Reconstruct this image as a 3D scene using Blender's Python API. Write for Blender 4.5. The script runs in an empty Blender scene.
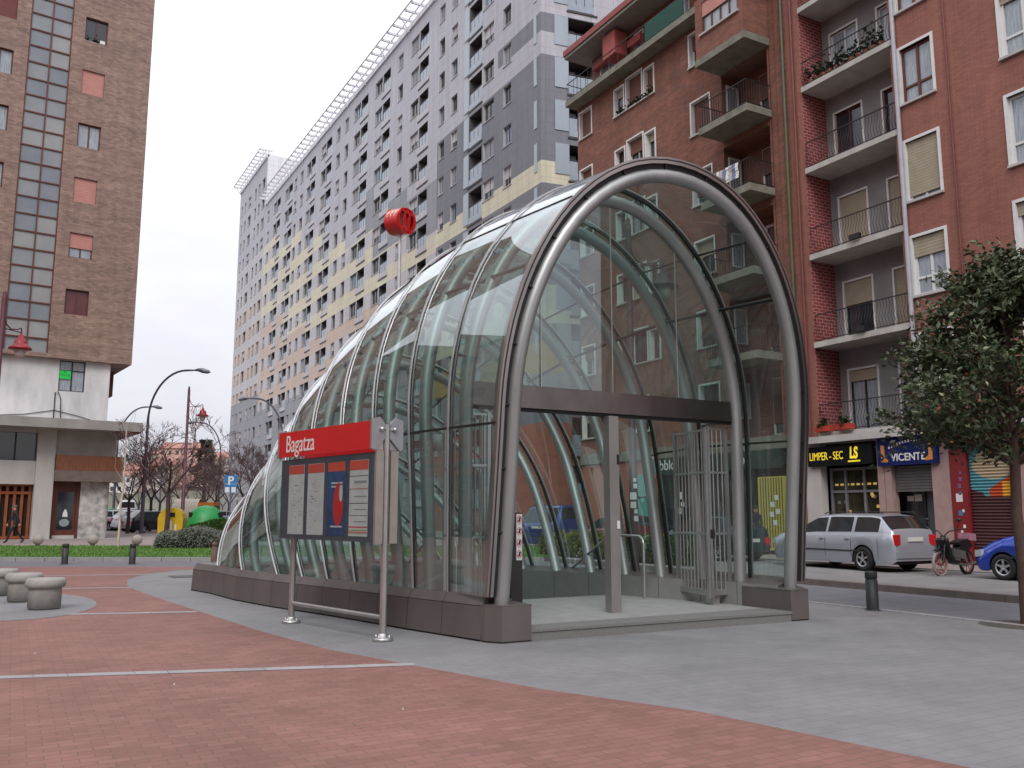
import bpy, bmesh, math, random
import numpy as np
from mathutils import Vector, Matrix
from mathutils.geometry import tessellate_polygon
R = math.radians
random.seed(7)
rng = random.Random(11)
S = bpy.context.scene
COL = S.collection

# ------------------------------------------------------------------ camera, sky, sun, exposure
EYE = 1.6
YAW = R(29.3395)
PITCH = math.atan(130 / 880.0)
cam_d = bpy.data.cameras.new('camera')
cam_d.sensor_width = 36
cam_d.lens = 36 * 880 / 1024
cam_d.clip_end = 4000
cam = bpy.data.objects.new('camera', cam_d)
cam.location = (0, 0, EYE)
cam.rotation_euler = (math.pi / 2 + PITCH, 0, -YAW)
COL.objects.link(cam)
S.camera = cam

SUN_EL, SUN_AZ = R(46), R(-150)          # azimuth measured from +Y towards +X
world = bpy.data.worlds.new('World')
S.world = world
world.use_nodes = True
wt = world.node_tree
wt.nodes.clear()
wo = wt.nodes.new('ShaderNodeOutputWorld')
bg = wt.nodes.new('ShaderNodeBackground')
sky = wt.nodes.new('ShaderNodeTexSky')
sky.sky_type = 'NISHITA'
sky.sun_disc = False
sky.sun_elevation = SUN_EL
sky.sun_rotation = SUN_AZ
sky.air_density = 1.0
sky.dust_density = 2.0
sky.altitude = 50
tc = wt.nodes.new('ShaderNodeTexCoord')
mp = wt.nodes.new('ShaderNodeMapping')
mp.inputs['Scale'].default_value = (1.2, 1.2, 4.0)
nz = wt.nodes.new('ShaderNodeTexNoise')
nz.inputs['Scale'].default_value = 1.6
nz.inputs['Detail'].default_value = 6
nz.inputs['Roughness'].default_value = 0.55
wt.links.new(tc.outputs['Generated'], mp.inputs['Vector'])
wt.links.new(mp.outputs['Vector'], nz.inputs['Vector'])
cr = wt.nodes.new('ShaderNodeValToRGB')       # cloud deck: paler and darker parts
cr.color_ramp.elements[0].position = 0.34
cr.color_ramp.elements[0].color = (9.8, 9.8, 11.2, 1)
cr.color_ramp.elements[1].position = 0.62
cr.color_ramp.elements[1].color = (12.4, 12.4, 12.7, 1)
wt.links.new(nz.outputs['Fac'], cr.inputs['Fac'])
sep = wt.nodes.new('ShaderNodeSeparateXYZ')
wt.links.new(tc.outputs['Generated'], sep.inputs[0])
hr = wt.nodes.new('ShaderNodeMapRange')       # thicker, greyer cloud low over the horizon
hr.inputs['From Min'].default_value = 0.02
hr.inputs['From Max'].default_value = 0.50
hr.inputs['To Min'].default_value = 0.52
hr.inputs['To Max'].default_value = 1.0
wt.links.new(sep.outputs['Z'], hr.inputs['Value'])
dk = wt.nodes.new('ShaderNodeVectorMath')
dk.operation = 'SCALE'
wt.links.new(cr.outputs['Color'], dk.inputs[0])
wt.links.new(hr.outputs['Result'], dk.inputs['Scale'])
mx = wt.nodes.new('ShaderNodeMix')
mx.data_type = 'RGBA'
mx.inputs['Factor'].default_value = 0.93
wt.links.new(sky.outputs['Color'], mx.inputs['A'])
wt.links.new(dk.outputs['Vector'], mx.inputs['B'])
wt.links.new(mx.outputs['Result'], bg.inputs['Color'])
bg.inputs['Strength'].default_value = 0.09
wt.links.new(bg.outputs['Background'], wo.inputs['Surface'])

sun_d = bpy.data.lights.new('sun', 'SUN')
sun_d.energy = 1.15
sun_d.angle = R(25)
sun_d.color = (1.0, 0.97, 0.92)
sun = bpy.data.objects.new('sun', sun_d)
to_sun = Vector((math.sin(SUN_AZ) * math.cos(SUN_EL), math.cos(SUN_AZ) * math.cos(SUN_EL), math.sin(SUN_EL)))
sun.rotation_euler = to_sun.to_track_quat('Z', 'Y').to_euler()
COL.objects.link(sun)

vs = S.view_settings
vs.view_transform = 'Standard'
vs.look = 'None'
vs.gamma = 1
vs.exposure = 0.45
vs.use_curve_mapping = False
S.cycles.max_bounces = 10
S.cycles.transparent_max_bounces = 24
S.cycles.transmission_bounces = 6
S.cycles.glossy_bounces = 4
S.cycles.diffuse_bounces = 3
S.cycles.caustics_reflective = False
S.cycles.caustics_refractive = False

# ------------------------------------------------------------------ helpers: picture geometry (used only to read off real positions)
FX, FY = math.sin(YAW), math.cos(YAW)
CP, SP = math.cos(PITCH), math.sin(PITCH)
def ray(u, v):
    a = (u - 512) / 880; b = (384 - v) / 880
    y = CP - b * SP; z = SP + b * CP
    return Vector((a * FY + y * FX, -a * FX + y * FY, z))
def G(u, v, z=0.0):
    r = ray(u, v); k = (z - EYE) / r.z
    return Vector((r.x * k, r.y * k, z))
def D(u, v, d):
    r = ray(u, v); k = d / (r.x * FX + r.y * FY)
    return Vector((r.x * k, r.y * k, EYE + r.z * k))
def lf(lat, fwd, z=0.0):                # lateral / forward metres from the camera -> world
    return Vector((lat * FY + fwd * FX, -lat * FX + fwd * FY, z))

# ------------------------------------------------------------------ helpers: materials
def rgb(r, g, b):
    f = lambda c: (c / 255) / 12.92 if c / 255 <= 0.04045 else ((c / 255 + 0.055) / 1.055) ** 2.4
    return (f(r), f(g), f(b), 1)
MATS = {}
def N(t, typ, **kw):
    n = t.nodes.new(typ)
    for k, v in kw.items():
        if k in n.inputs: n.inputs[k].default_value = v
        else: setattr(n, k, v)
    return n
def mat(name, col, rough=0.7, metal=0.0, var=0.12, scale=3.0, bump=0.0, bscale=30.0, spec=0.5, coat=0.0, col2=None, streak=None, emit=None):
    if name in MATS: return MATS[name]
    m = bpy.data.materials.new(name); m.use_nodes = True
    t = m.node_tree; p = t.nodes['Principled BSDF']
    p.inputs['Roughness'].default_value = rough
    p.inputs['Metallic'].default_value = metal
    p.inputs['Specular IOR Level'].default_value = spec
    p.inputs['Coat Weight'].default_value = coat
    tcn = N(t, 'ShaderNodeTexCoord')
    vec = tcn.outputs['Object']
    if streak:
        mpn = N(t, 'ShaderNodeMapping'); mpn.inputs['Scale'].default_value = streak
        t.links.new(vec, mpn.inputs['Vector']); vec = mpn.outputs['Vector']
    nn = N(t, 'ShaderNodeTexNoise', Scale=scale, Detail=6.0, Roughness=0.6)
    t.links.new(vec, nn.inputs['Vector'])
    c1 = [min(1, c * (1 - var)) for c in col[:3]] + [1]
    c2 = list(col2) if col2 else [min(1, c * (1 + var)) for c in col[:3]] + [1]
    mxn = N(t, 'ShaderNodeValToRGB')
    mxn.color_ramp.elements[0].position = 0.32; mxn.color_ramp.elements[1].position = 0.68
    mxn.color_ramp.elements[0].color = c1; mxn.color_ramp.elements[1].color = c2
    t.links.new(nn.outputs['Fac'], mxn.inputs['Fac'])
    t.links.new(mxn.outputs['Color'], p.inputs['Base Color'])
    if bump:
        bn = N(t, 'ShaderNodeTexNoise', Scale=bscale, Detail=4.0)
        t.links.new(vec, bn.inputs['Vector'])
        bp = N(t, 'ShaderNodeBump', Strength=bump, Distance=0.01)
        t.links.new(bn.outputs['Fac'], bp.inputs['Height'])
        t.links.new(bp.outputs['Normal'], p.inputs['Normal'])
    if emit:
        p.inputs['Emission Color'].default_value = emit[0]
        p.inputs['Emission Strength'].default_value = emit[1]
    MATS[name] = m
    return m

def brick(name, c1, c2, mortar, bw=0.25, bh=0.065, ms=0.008, big=0.25, bigscale=0.5, rough=0.85, flat=False, off=0.5, bump=0.4, streak=(1, 1, 1), big_col=None):
    """brick or paver pattern: on walls runs along (x+y, z), on the ground along (x, y)"""
    if name in MATS: return MATS[name]
    m = bpy.data.materials.new(name); m.use_nodes = True
    t = m.node_tree; p = t.nodes['Principled BSDF']
    p.inputs['Roughness'].default_value = rough
    tcn = N(t, 'ShaderNodeTexCoord'); sx = N(t, 'ShaderNodeSeparateXYZ'); cx = N(t, 'ShaderNodeCombineXYZ')
    t.links.new(tcn.outputs['Object'], sx.inputs[0])
    if flat:
        t.links.new(sx.outputs['X'], cx.inputs['X']); t.links.new(sx.outputs['Y'], cx.inputs['Y'])
    else:
        ad = N(t, 'ShaderNodeMath', operation='ADD')
        t.links.new(sx.outputs['X'], ad.inputs[0]); t.links.new(sx.outputs['Y'], ad.inputs[1])
        t.links.new(ad.outputs[0], cx.inputs['X']); t.links.new(sx.outputs['Z'], cx.inputs['Y'])
    b = N(t, 'ShaderNodeTexBrick')
    b.inputs['Scale'].default_value = 1.0
    b.inputs['Brick Width'].default_value = bw; b.inputs['Row Height'].default_value = bh
    b.inputs['Mortar Size'].default_value = ms; b.inputs['Mortar Smooth'].default_value = 0.2
    b.inputs['Color1'].default_value = c1; b.inputs['Color2'].default_value = c2; b.inputs['Mortar'].default_value = mortar
    b.offset = off
    t.links.new(cx.outputs[0], b.inputs['Vector'])
    mpn = N(t, 'ShaderNodeMapping'); mpn.inputs['Scale'].default_value = streak
    t.links.new(cx.outputs[0], mpn.inputs['Vector'])
    nn = N(t, 'ShaderNodeTexNoise', Scale=bigscale, Detail=8.0, Roughness=0.62)
    t.links.new(mpn.outputs[0], nn.inputs['Vector'])
    rm = N(t, 'ShaderNodeMapRange')
    rm.inputs['From Min'].default_value = 0.3; rm.inputs['From Max'].default_value = 0.7
    rm.inputs['To Min'].default_value = 1 - big; rm.inputs['To Max'].default_value = 1 + big
    t.links.new(nn.outputs['Fac'], rm.inputs['Value'])
    sc = N(t, 'ShaderNodeVectorMath', operation='SCALE')
    t.links.new(b.outputs['Color'], sc.inputs[0]); t.links.new(rm.outputs[0], sc.inputs['Scale'])
    out = sc.outputs[0]
    n3 = N(t, 'ShaderNodeTexNoise', Scale=(0.9 if flat else 1.0), Detail=9.0, Roughness=0.75)
    m3 = N(t, 'ShaderNodeMapping'); m3.inputs['Scale'].default_value = (1.3, 1.3, 1.0) if flat else (2.2, 0.16, 1.0)
    t.links.new(cx.outputs[0], m3.inputs['Vector']); t.links.new(m3.outputs[0], n3.inputs['Vector'])
    r3 = N(t, 'ShaderNodeMapRange'); r3.inputs['From Min'].default_value = 0.36; r3.inputs['From Max'].default_value = 0.62
    r3.inputs['To Min'].default_value = 0.84; r3.inputs['To Max'].default_value = 1.05
    t.links.new(n3.outputs['Fac'], r3.inputs['Value'])
    s3 = N(t, 'ShaderNodeVectorMath', operation='SCALE'); t.links.new(out, s3.inputs[0]); t.links.new(r3.outputs[0], s3.inputs['Scale']); out = s3.outputs[0]
    if flat:       # trodden-in gum and spots
        vo = N(t, 'ShaderNodeTexVoronoi', Scale=1.7); t.links.new(cx.outputs[0], vo.inputs['Vector'])
        r4_ = N(t, 'ShaderNodeMapRange'); r4_.inputs['From Min'].default_value = 0.025; r4_.inputs['From Max'].default_value = 0.05; r4_.inputs['To Min'].default_value = 0.78; r4_.inputs['To Max'].default_value = 1.0
        t.links.new(vo.outputs['Distance'], r4_.inputs['Value'])
        s4 = N(t, 'ShaderNodeVectorMath', operation='SCALE'); t.links.new(out, s4.inputs[0]); t.links.new(r4_.outputs[0], s4.inputs['Scale']); out = s4.outputs[0]
    if big_col:
        n2 = N(t, 'ShaderNodeTexNoise', Scale=bigscale * 2.7, Detail=5.0, Roughness=0.7)
        t.links.new(mpn.outputs[0], n2.inputs['Vector'])
        r2 = N(t, 'ShaderNodeMapRange'); r2.inputs['From Min'].default_value = 0.5; r2.inputs['From Max'].default_value = 0.68; r2.inputs['To Max'].default_value = 0.75
        t.links.new(n2.outputs['Fac'], r2.inputs['Value'])
        mm = N(t, 'ShaderNodeMix', data_type='RGBA')
        t.links.new(r2.outputs[0], mm.inputs['Factor']); t.links.new(out, mm.inputs['A']); mm.inputs['B'].default_value = big_col
        out = mm.outputs['Result']
    t.links.new(out, p.inputs['Base Color'])
    if bump:
        bp = N(t, 'ShaderNodeBump', Strength=bump, Distance=0.006)
        inv = N(t, 'ShaderNodeMath', operation='SUBTRACT'); inv.inputs[0].default_value = 1.0
        t.links.new(b.outputs['Fac'], inv.inputs[1])
        t.links.new(inv.outputs[0], bp.inputs['Height'])
        t.links.new(bp.outputs['Normal'], p.inputs['Normal'])
    MATS[name] = m
    return m

def glass_mat(name, tint, gain=1.0, base=0.04, rough=0.01, dirt=0.05):
    m = bpy.data.materials.new(name); m.use_nodes = True
    t = m.node_tree; t.nodes.clear()
    o = N(t, 'ShaderNodeOutputMaterial')
    tr = N(t, 'ShaderNodeBsdfTransparent'); tr.inputs['Color'].default_value = tint
    gl = N(t, 'ShaderNodeBsdfGlossy'); gl.inputs['Roughness'].default_value = rough; gl.inputs['Color'].default_value = (0.93, 0.97, 0.98, 1)
    df = N(t, 'ShaderNodeBsdfDiffuse'); df.inputs['Color'].default_value = (0.42, 0.46, 0.46, 1)
    fr = N(t, 'ShaderNodeFresnel'); fr.inputs['IOR'].default_value = 1.52
    ml = N(t, 'ShaderNodeMath', operation='MULTIPLY_ADD'); ml.inputs[1].default_value = gain; ml.inputs[2].default_value = base
    ml.use_clamp = True
    ge = N(t, 'ShaderNodeNewGeometry')
    io = N(t, 'ShaderNodeMix'); io.inputs['A'].default_value = 1.52; io.inputs['B'].default_value = 1 / 1.52
    t.links.new(ge.outputs['Backfacing'], io.inputs['Factor']); t.links.new(io.outputs['Result'], fr.inputs['IOR'])
    t.links.new(fr.outputs[0], ml.inputs[0])
    tcn = N(t, 'ShaderNodeTexCoord')
    n1 = N(t, 'ShaderNodeTexNoise', Scale=1.6, Detail=7.0, Roughness=0.65)
    mpn = N(t, 'ShaderNodeMapping'); mpn.inputs['Scale'].default_value = (1.5, 1.5, 0.35)
    t.links.new(tcn.outputs['Object'], mpn.inputs['Vector']); t.links.new(mpn.outputs[0], n1.inputs['Vector'])
    r1 = N(t, 'ShaderNodeMapRange'); r1.inputs['From Min'].default_value = 0.35; r1.inputs['From Max'].default_value = 0.75; r1.inputs['To Min'].default_value = dirt * 0.3; r1.inputs['To Max'].default_value = dirt * 1.8
    t.links.new(n1.outputs['Fac'], r1.inputs['Value'])
    m1 = N(t, 'ShaderNodeMixShader'); m2 = N(t, 'ShaderNodeMixShader')
    t.links.new(r1.outputs[0], m1.inputs[0]); t.links.new(tr.outputs[0], m1.inputs[1]); t.links.new(df.outputs[0], m1.inputs[2])
    t.links.new(ml.outputs[0], m2.inputs[0]); t.links.new(m1.outputs[0], m2.inputs[1]); t.links.new(gl.outputs[0], m2.inputs[2])
    t.links.new(m2.outputs[0], o.inputs['Surface'])
    MATS[name] = m
    return m

# ------------------------------------------------------------------ helpers: objects
class MB:
    """collects polygons with a material slot each; build() links them as ONE mesh object"""
    def __init__(s): s.v = []; s.f = []; s.m = []; s.sm = []
    def add(s, vs_, fs, mi=0, smooth=False):
        o = len(s.v); s.v += [tuple(x) for x in vs_]
        for f in fs: s.f.append([o + i for i in f]); s.m.append(mi); s.sm.append(smooth)
    def quad(s, a, b, c, d, mi=0): s.add([a, b, c, d], [(0, 1, 2, 3)], mi)
    def box(s, x0, x1, y0, y1, z0, z1, mi=0):
        v = [(x, y, z) for z in (z0, z1) for y in (y0, y1) for x in (x0, x1)]
        s.add(v, [(0, 2, 3, 1), (4, 5, 7, 6), (0, 1, 5, 4), (2, 6, 7, 3), (0, 4, 6, 2), (1, 3, 7, 5)], mi)
    def obox(s, c, ax, ay, az, hx, hy, hz, mi=0):
        c = Vector(c); ax = Vector(ax) * hx; ay = Vector(ay) * hy; az = Vector(az) * hz
        v = [c + ax * i + ay * j + az * k for k in (-1, 1) for j in (-1, 1) for i in (-1, 1)]
        s.add(v, [(0, 2, 3, 1), (4, 5, 7, 6), (0, 1, 5, 4), (2, 6, 7, 3), (0, 4, 6, 2), (1, 3, 7, 5)], mi)
    def bar(s, a, b, w, h=None, mi=0, up=(0, 0, 1)):
        a = Vector(a); b = Vector(b); d = (b - a); L = d.length
        if L < 1e-6: return
        d.normalize(); u = Vector(up)
        if abs(d.dot(u)) > 0.99: u = Vector((1, 0, 0))
        sx = d.cross(u).normalized(); uu = sx.cross(d)
        s.obox((a + b) / 2, d, sx, uu, L / 2, w / 2, (h or w) / 2, mi)
    def tube(s, pts, rad, n=10, mi=0, closed=False, cap=True):
        pts = [Vector(p) for p in pts]; m = len(pts)
        rads = rad if isinstance(rad, (list, tuple)) else [rad] * m
        rings = []; prev = None
        for i in range(m):
            if closed: d = pts[(i + 1) % m] - pts[i - 1]
            else: d = pts[min(i + 1, m - 1)] - pts[max(i - 1, 0)]
            d.normalize()
            if prev is None:
                u = Vector((0, 0, 1)) if abs(d.z) < 0.9 else Vector((1, 0, 0))
                u = (u - d * u.dot(d)).normalized()
            else:
                u = (prev - d * prev.dot(d))
                u = u.normalized() if u.length > 1e-6 else Vector((1, 0, 0))
            prev = u; w = d.cross(u)
            rings.append([pts[i] + (u * math.cos(2 * math.pi * k / n) + w * math.sin(2 * math.pi * k / n)) * rads[i] for k in range(n)])
        o = [p for r in rings for p in r]; fs = []
        for i in range(m if closed else m - 1):
            j = (i + 1) % m
            for k in range(n):
                fs.append((i * n + k, i * n + (k + 1) % n, j * n + (k + 1) % n, j * n + k))
        s.add(o, fs, mi, True)
        if cap and not closed:
            s.add(rings[0], [tuple(range(n))[::-1]], mi); s.add(rings[-1], [tuple(range(n))], mi)
    def lathe(s, prof, c=(0, 0, 0), n=20, mi=0, smooth=True):
        c = Vector(c); vs_ = []; fs = []
        for (r, z) in prof:
            for k in range(n):
                a = 2 * math.pi * k / n; vs_.append(c + Vector((r * math.cos(a), r * math.sin(a), z)))
        for i in range(len(prof) - 1):
            for k in range(n):
                fs.append((i * n + k, i * n + (k + 1) % n, (i + 1) * n + (k + 1) % n, (i + 1) * n + k))
        s.add(vs_, fs, mi, smooth)
    def prism(s, poly, z0, z1, mi=0, fn=None):
        """closed prism of a 2-D polygon; fn maps (a, b, c) to world"""
        fn = fn or (lambda a, b, c: (a, b, c)); n = len(poly)
        v = [fn(a, b, z0) for a, b in poly] + [fn(a, b, z1) for a, b in poly]
        tri = tessellate_polygon([[Vector((a, b, 0)) for a, b in poly]])
        s.add(v, [tuple(t_) for t_ in tri] + [tuple(n + i for i in t_) for t_ in tri] + [(i, (i + 1) % n, n + (i + 1) % n, n + i) for i in range(n)], mi)
    def build(s, name, mats, parent=None, loc=None, fix=True):
        me = bpy.data.meshes.new(name)
        off = Vector(loc) if loc is not None else None
        me.from_pydata([tuple(Vector(p) - off) for p in s.v] if off is not None else s.v, [], s.f)
        if not isinstance(mats, (list, tuple)): mats = [mats]
        for m_ in mats: me.materials.append(m_)
        me.polygons.foreach_set('material_index', s.m)
        me.polygons.foreach_set('use_smooth', s.sm)
        if fix and len(s.v) < 60000:
            bm = bmesh.new(); bm.from_mesh(me)
            bmesh.ops.recalc_face_normals(bm, faces=bm.faces)
            bm.to_mesh(me); bm.free()
        me.update()
        o = bpy.data.objects.new(name, me); COL.objects.link(o)
        if off is not None: o.location = off
        if parent is not None: attach(o, parent)
        return o
def wm(o):
    b = Matrix.LocRotScale(o.location, o.rotation_euler, o.scale)
    return b if o.parent is None else wm(o.parent) @ o.matrix_parent_inverse @ b
def attach(o, parent):
    """parts are modelled in world coordinates and stay there when parented"""
    o.parent = parent; o.matrix_parent_inverse = wm(parent).inverted()
def tag(o, label=None, cat=None, group=None, kind=None):
    if label: o['label'] = label
    if cat: o['category'] = cat
    if group: o['group'] = group
    if kind: o['kind'] = kind
    return o
def thing(name, loc, label, cat, group=None, rz=0.0):
    o = bpy.data.objects.new(name, None); COL.objects.link(o)
    o.location = loc; o.rotation_euler = (0, 0, rz); o.empty_display_size = 0.2
    return tag(o, label, cat, group)
def copy_tree(o, parent=None, loc=None, rz=None, label=None, scale=None, skip=()):
    kids = [c for c in COL.objects if c.parent == o]
    c = o.copy(); COL.objects.link(c); c.parent = parent
    if loc is not None: c.location = loc
    if rz is not None: c.rotation_euler = (0, 0, rz)
    if scale is not None: c.scale = (scale,) * 3 if not isinstance(scale, tuple) else scale
    if label: c['label'] = label
    for k in kids: copy_tree(k, c)
    return c
def struct(name, mb, mats): return tag(mb.build(name, mats), kind='structure')
def text(name, body, m, loc, xdir, updir, size, parent, sx=1.0, ext=0.004, align='CENTER', bold=0.0):
    cu = bpy.data.curves.new(name, 'FONT'); cu.body = body; cu.size = size; cu.extrude = ext; cu.align_x = align; cu.align_y = 'CENTER'; cu.offset = bold
    tmp = bpy.data.objects.new('lettering_source', cu)
    me = bpy.data.meshes.new_from_object(tmp); me.name = name
    bpy.data.objects.remove(tmp); bpy.data.curves.remove(cu)
    me.materials.clear(); me.materials.append(m)
    o = bpy.data.objects.new(name, me); COL.objects.link(o)
    x = Vector(xdir).normalized(); u = Vector(updir).normalized(); n = x.cross(u)
    M = Matrix(((x.x * sx, u.x, n.x, loc[0]), (x.y * sx, u.y, n.y, loc[1]), (x.z * sx, u.z, n.z, loc[2]), (0, 0, 0, 1)))
    loc_, rot_, sc_ = M.decompose()
    o.location = loc_; o.rotation_euler = rot_.to_euler(); o.scale = sc_
    if parent is not None: attach(o, parent)
    return o

# ------------------------------------------------------------------ materials
steel = mat('brushed_steel', rgb(192, 191, 190), rough=0.38, metal=0.85, var=0.12, scale=2.0, bump=0.02, bscale=90)
steel_tube = mat('steel_tube', rgb(168, 170, 170), rough=0.46, metal=0.7, var=0.14, scale=1.5, streak=(1, 1, .4))
steel_brown = mat('stained_steel', rgb(166, 158, 155), rough=0.33, metal=0.9, var=0.2, scale=1.2, streak=(1, 1, 0.2))
steel_dark = mat('dark_steel', rgb(70, 68, 68), rough=0.45, metal=0.8, var=0.15)
seal = mat('rubber_seal', rgb(34, 34, 36), rough=0.6)
plinth_m = mat('plinth_panel', rgb(112, 105, 103), rough=0.42, metal=0.3, var=0.16, scale=1.1, bump=0.05, bscale=60, streak=(1, 1, 0.5))
granite = mat('granite', rgb(122, 120, 119), rough=0.75, var=0.16, scale=60, bump=0.1, bscale=150)
granite_l = mat('granite_worn', rgb(152, 151, 150), rough=0.7, var=0.1, scale=4)
concrete = mat('concrete', rgb(150, 147, 142), rough=0.85, var=0.14, scale=1.3, bump=0.15, bscale=40)
concrete_l = mat('pale_concrete', rgb(186, 182, 178), rough=0.85, var=0.12, scale=1.1, bump=0.1, bscale=30, streak=(1, 1, 0.4))
render_w = mat('white_render', rgb(208, 206, 207), rough=0.85, var=0.2, scale=0.9, col2=rgb(232, 230, 231), streak=(1, 1, 0.35))
marble = mat('veined_marble', rgb(150, 147, 145), rough=0.4, var=0.25, scale=2.6, col2=rgb(214, 211, 206))
asphalt = mat('asphalt', rgb(112, 113, 119), rough=0.9, var=0.1, scale=2.5, bump=0.25, bscale=160)
white_f = mat('white_frame', rgb(220, 219, 218), rough=0.55, var=0.05)
pale_f = mat('pale_frame', rgb(190, 188, 186), rough=0.6, var=0.08)
brown_f = mat('brown_wood', rgb(96, 48, 34), rough=0.5, var=0.2, scale=6, streak=(1, 1, 0.2))
orange_f = mat('varnished_wood', rgb(146, 76, 38), rough=0.45, var=0.3, scale=5, streak=(6, 6, 0.6))
wood_band = mat('weathered_wood', rgb(120, 72, 48), rough=0.6, var=0.3, scale=4, streak=(5, 5, 0.5))
glass_d = mat('window_glass_dark', rgb(44, 48, 54), rough=0.06, var=0.35, scale=0.6, spec=0.8)
glass_c = mat('window_glass_curtain', rgb(150, 158, 166), rough=0.15, var=0.3, scale=7, spec=0.7, streak=(3, 3, 0.3))
glass_b = mat('window_glass_blue', rgb(112, 128, 146), rough=0.06, var=0.25, scale=0.9, spec=0.9)
shut_tan = mat('shutter_tan', rgb(164, 152, 132), rough=0.6, var=0.08)
shut_brown = mat('shutter_brown', rgb(112, 72, 58), rough=0.6, var=0.12)
shut_pink = mat('shutter_pink', rgb(190, 132, 122), rough=0.6, var=0.06)
shut_grey = mat('shutter_grey', rgb(112, 108, 108), rough=0.5, metal=0.3, var=0.1)
black_m = mat('black_paint', rgb(26, 26, 28), rough=0.45)
iron = mat('wrought_iron', rgb(44, 42, 44), rough=0.5, metal=0.3)
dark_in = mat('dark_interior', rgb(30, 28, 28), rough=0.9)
red_sign = mat('red_enamel', rgb(204, 34, 36), rough=0.35, var=0.05, coat=0.2)
white_p = mat('white_print', rgb(226, 224, 222), rough=0.5, var=0.03)
yellow_p = mat('yellow_print', rgb(236, 208, 40), rough=0.5, emit=((1.0, 0.75, 0.05, 1), 0.35))
canopy_glass = glass_mat('canopy_glass', (0.66, 0.81, 0.775, 1), gain=1.7, base=0.06, dirt=0.12)
poster_glass = glass_mat('poster_glass', (0.93, 0.95, 0.95, 1), gain=.3, base=0.0, dirt=0.02)
plaza_m = brick('grey_pavers', rgb(136, 135, 137), rgb(131, 131, 133), rgb(114, 113, 115), bw=0.30, bh=0.15, ms=0.004, flat=True, big=0.10, bigscale=0.35, bump=0.15, rough=0.8)
red_pave = brick('red_pavers', rgb(148, 107, 99), rgb(135, 95, 88), rgb(114, 90, 85), bw=0.20, bh=0.10, ms=0.005, flat=True, big=0.13, bigscale=0.5, bump=0.2, rough=0.82)
band_m = brick('pale_pavers', rgb(168, 166, 168), rgb(156, 154, 158), rgb(120, 118, 120), bw=0.6, bh=0.3, ms=0.006, flat=True, big=0.1, bump=0.1)
far_pave = brick('far_pavers', rgb(160, 146, 142), rgb(150, 138, 136), rgb(120, 110, 108), bw=0.4, bh=0.4, ms=0.01, flat=True, big=0.12, bump=0.1)
brick_c = brick('mottled_red_brick', rgb(148, 93, 75), rgb(122, 76, 62), rgb(118, 90, 80), big=0.2, bigscale=0.9, streak=(0.7, 1.6, 1), big_col=rgb(96, 76, 73), bump=0.25)
brick_r = brick('smooth_red_brick', rgb(160, 106, 91), rgb(147, 94, 82), rgb(126, 86, 79), big=0.12, bigscale=0.5, streak=(1.3, 0.4, 1), bump=0.2)
brick_t = brick('brown_brick', rgb(162, 134, 121), rgb(130, 106, 97), rgb(136, 116, 107), bw=0.28, bh=0.1, ms=0.012, big=0.22, bigscale=0.7, streak=(0.4, 3.0, 1), bump=0.3)
grass_m = mat('lawn_grass', rgb(84, 116, 50), rough=0.95, var=0.3, scale=2.0, bump=0.8, bscale=60)

# ------------------------------------------------------------------ ground, roads, pavements
HOLE = [(5.75, 13.45), (9.65, 13.45), (8.9, 18.2), (4.55, 18.2)]
def poly_sheet(outer, z, holes=(), mb=None, mi=0):
    mb = mb or MB()
    loops = [[Vector((x, y, 0)) for x, y in outer]] + [[Vector((x, y, 0)) for x, y in h_] for h_ in holes]
    flat = [p for l in loops for p in l]
    tri = tessellate_polygon(loops)
    zz = z if callable(z) else (lambda x, y: z)
    fs = []
    for a, b, c in tri:
        A_, B_, C_ = flat[a], flat[b], flat[c]
        if (B_ - A_).cross(C_ - A_).z < 0: a, c = c, a
        fs.append((a, b, c))
    mb.add([(p.x, p.y, zz(p.x, p.y)) for p in flat], fs, mi)
    return mb
def far_z(x, y):                              # the ground climbs gently beyond the cross street
    f_ = x * FX + y * FY
    return 0.12 + max(0, min(1, (f_ - 31) / 13)) * 0.19 + max(0, (f_ - 44)) * 0.004
big = [(-1500, -1500), (1500, -1500), (1500, 2500), (-1500, 2500)]
struct('ground', poly_sheet(big, -0.012, [HOLE]), asphalt)
P2 = lambda v: (v.x, v.y)
cross = [P2(lf(-80, 27.6)), P2(lf(6.5, 27.6)), P2(lf(6.5, 30.7)), P2(lf(-80, 30.7))]
struct('road', poly_sheet([(12.85, -60), (16.0, -60), (16.0, 30), (12.85, 30)], -0.004), asphalt)
plaza_out = [(-60, -40), (12.8, -40), (12.8, 24.2), P2(lf(0.9, 27.6)), P2(lf(-70, 27.6))]
struct('plaza_paving', poly_sheet(plaza_out, 0.0, [HOLE]), plaza_m)
mbk = MB(); mbk.box(12.8, 12.95, -40, 24.2, -0.03, 0.012)
struct('road_edge_strip', mbk, band_m)
red_edge = [(-50, -30), (5.45, -30), (5.46, 1.5), (5.43, 3.71), (5.01, 5.79), (4.39, 7.18), (3.83, 9.05), (3.41, 10.49), (3.1, 12.6), (2.86, 15.2), (2.62, 17.8),
            (2.42, 20.4), (2.37, 21.86), (2.6, 24.0), (3.24, 26.0), (4.4, 27.4)]
pm = lf(-1.5, 27.5); pn = lf(-60, 27.5)
red_poly = red_edge + [P2(pm), P2(pn)]
bench_ring = [(0.15 + 1.75 * math.cos(a) * 0.75, 18.2 + 2.6 * math.sin(a)) for a in np.linspace(0, 2 * math.pi, 28, endpoint=False)]
struct('red_paving', poly_sheet(red_poly, 0.004), red_pave)
struct('grey_paving_patch', poly_sheet(bench_ring, 0.0085), plaza_m)
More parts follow.
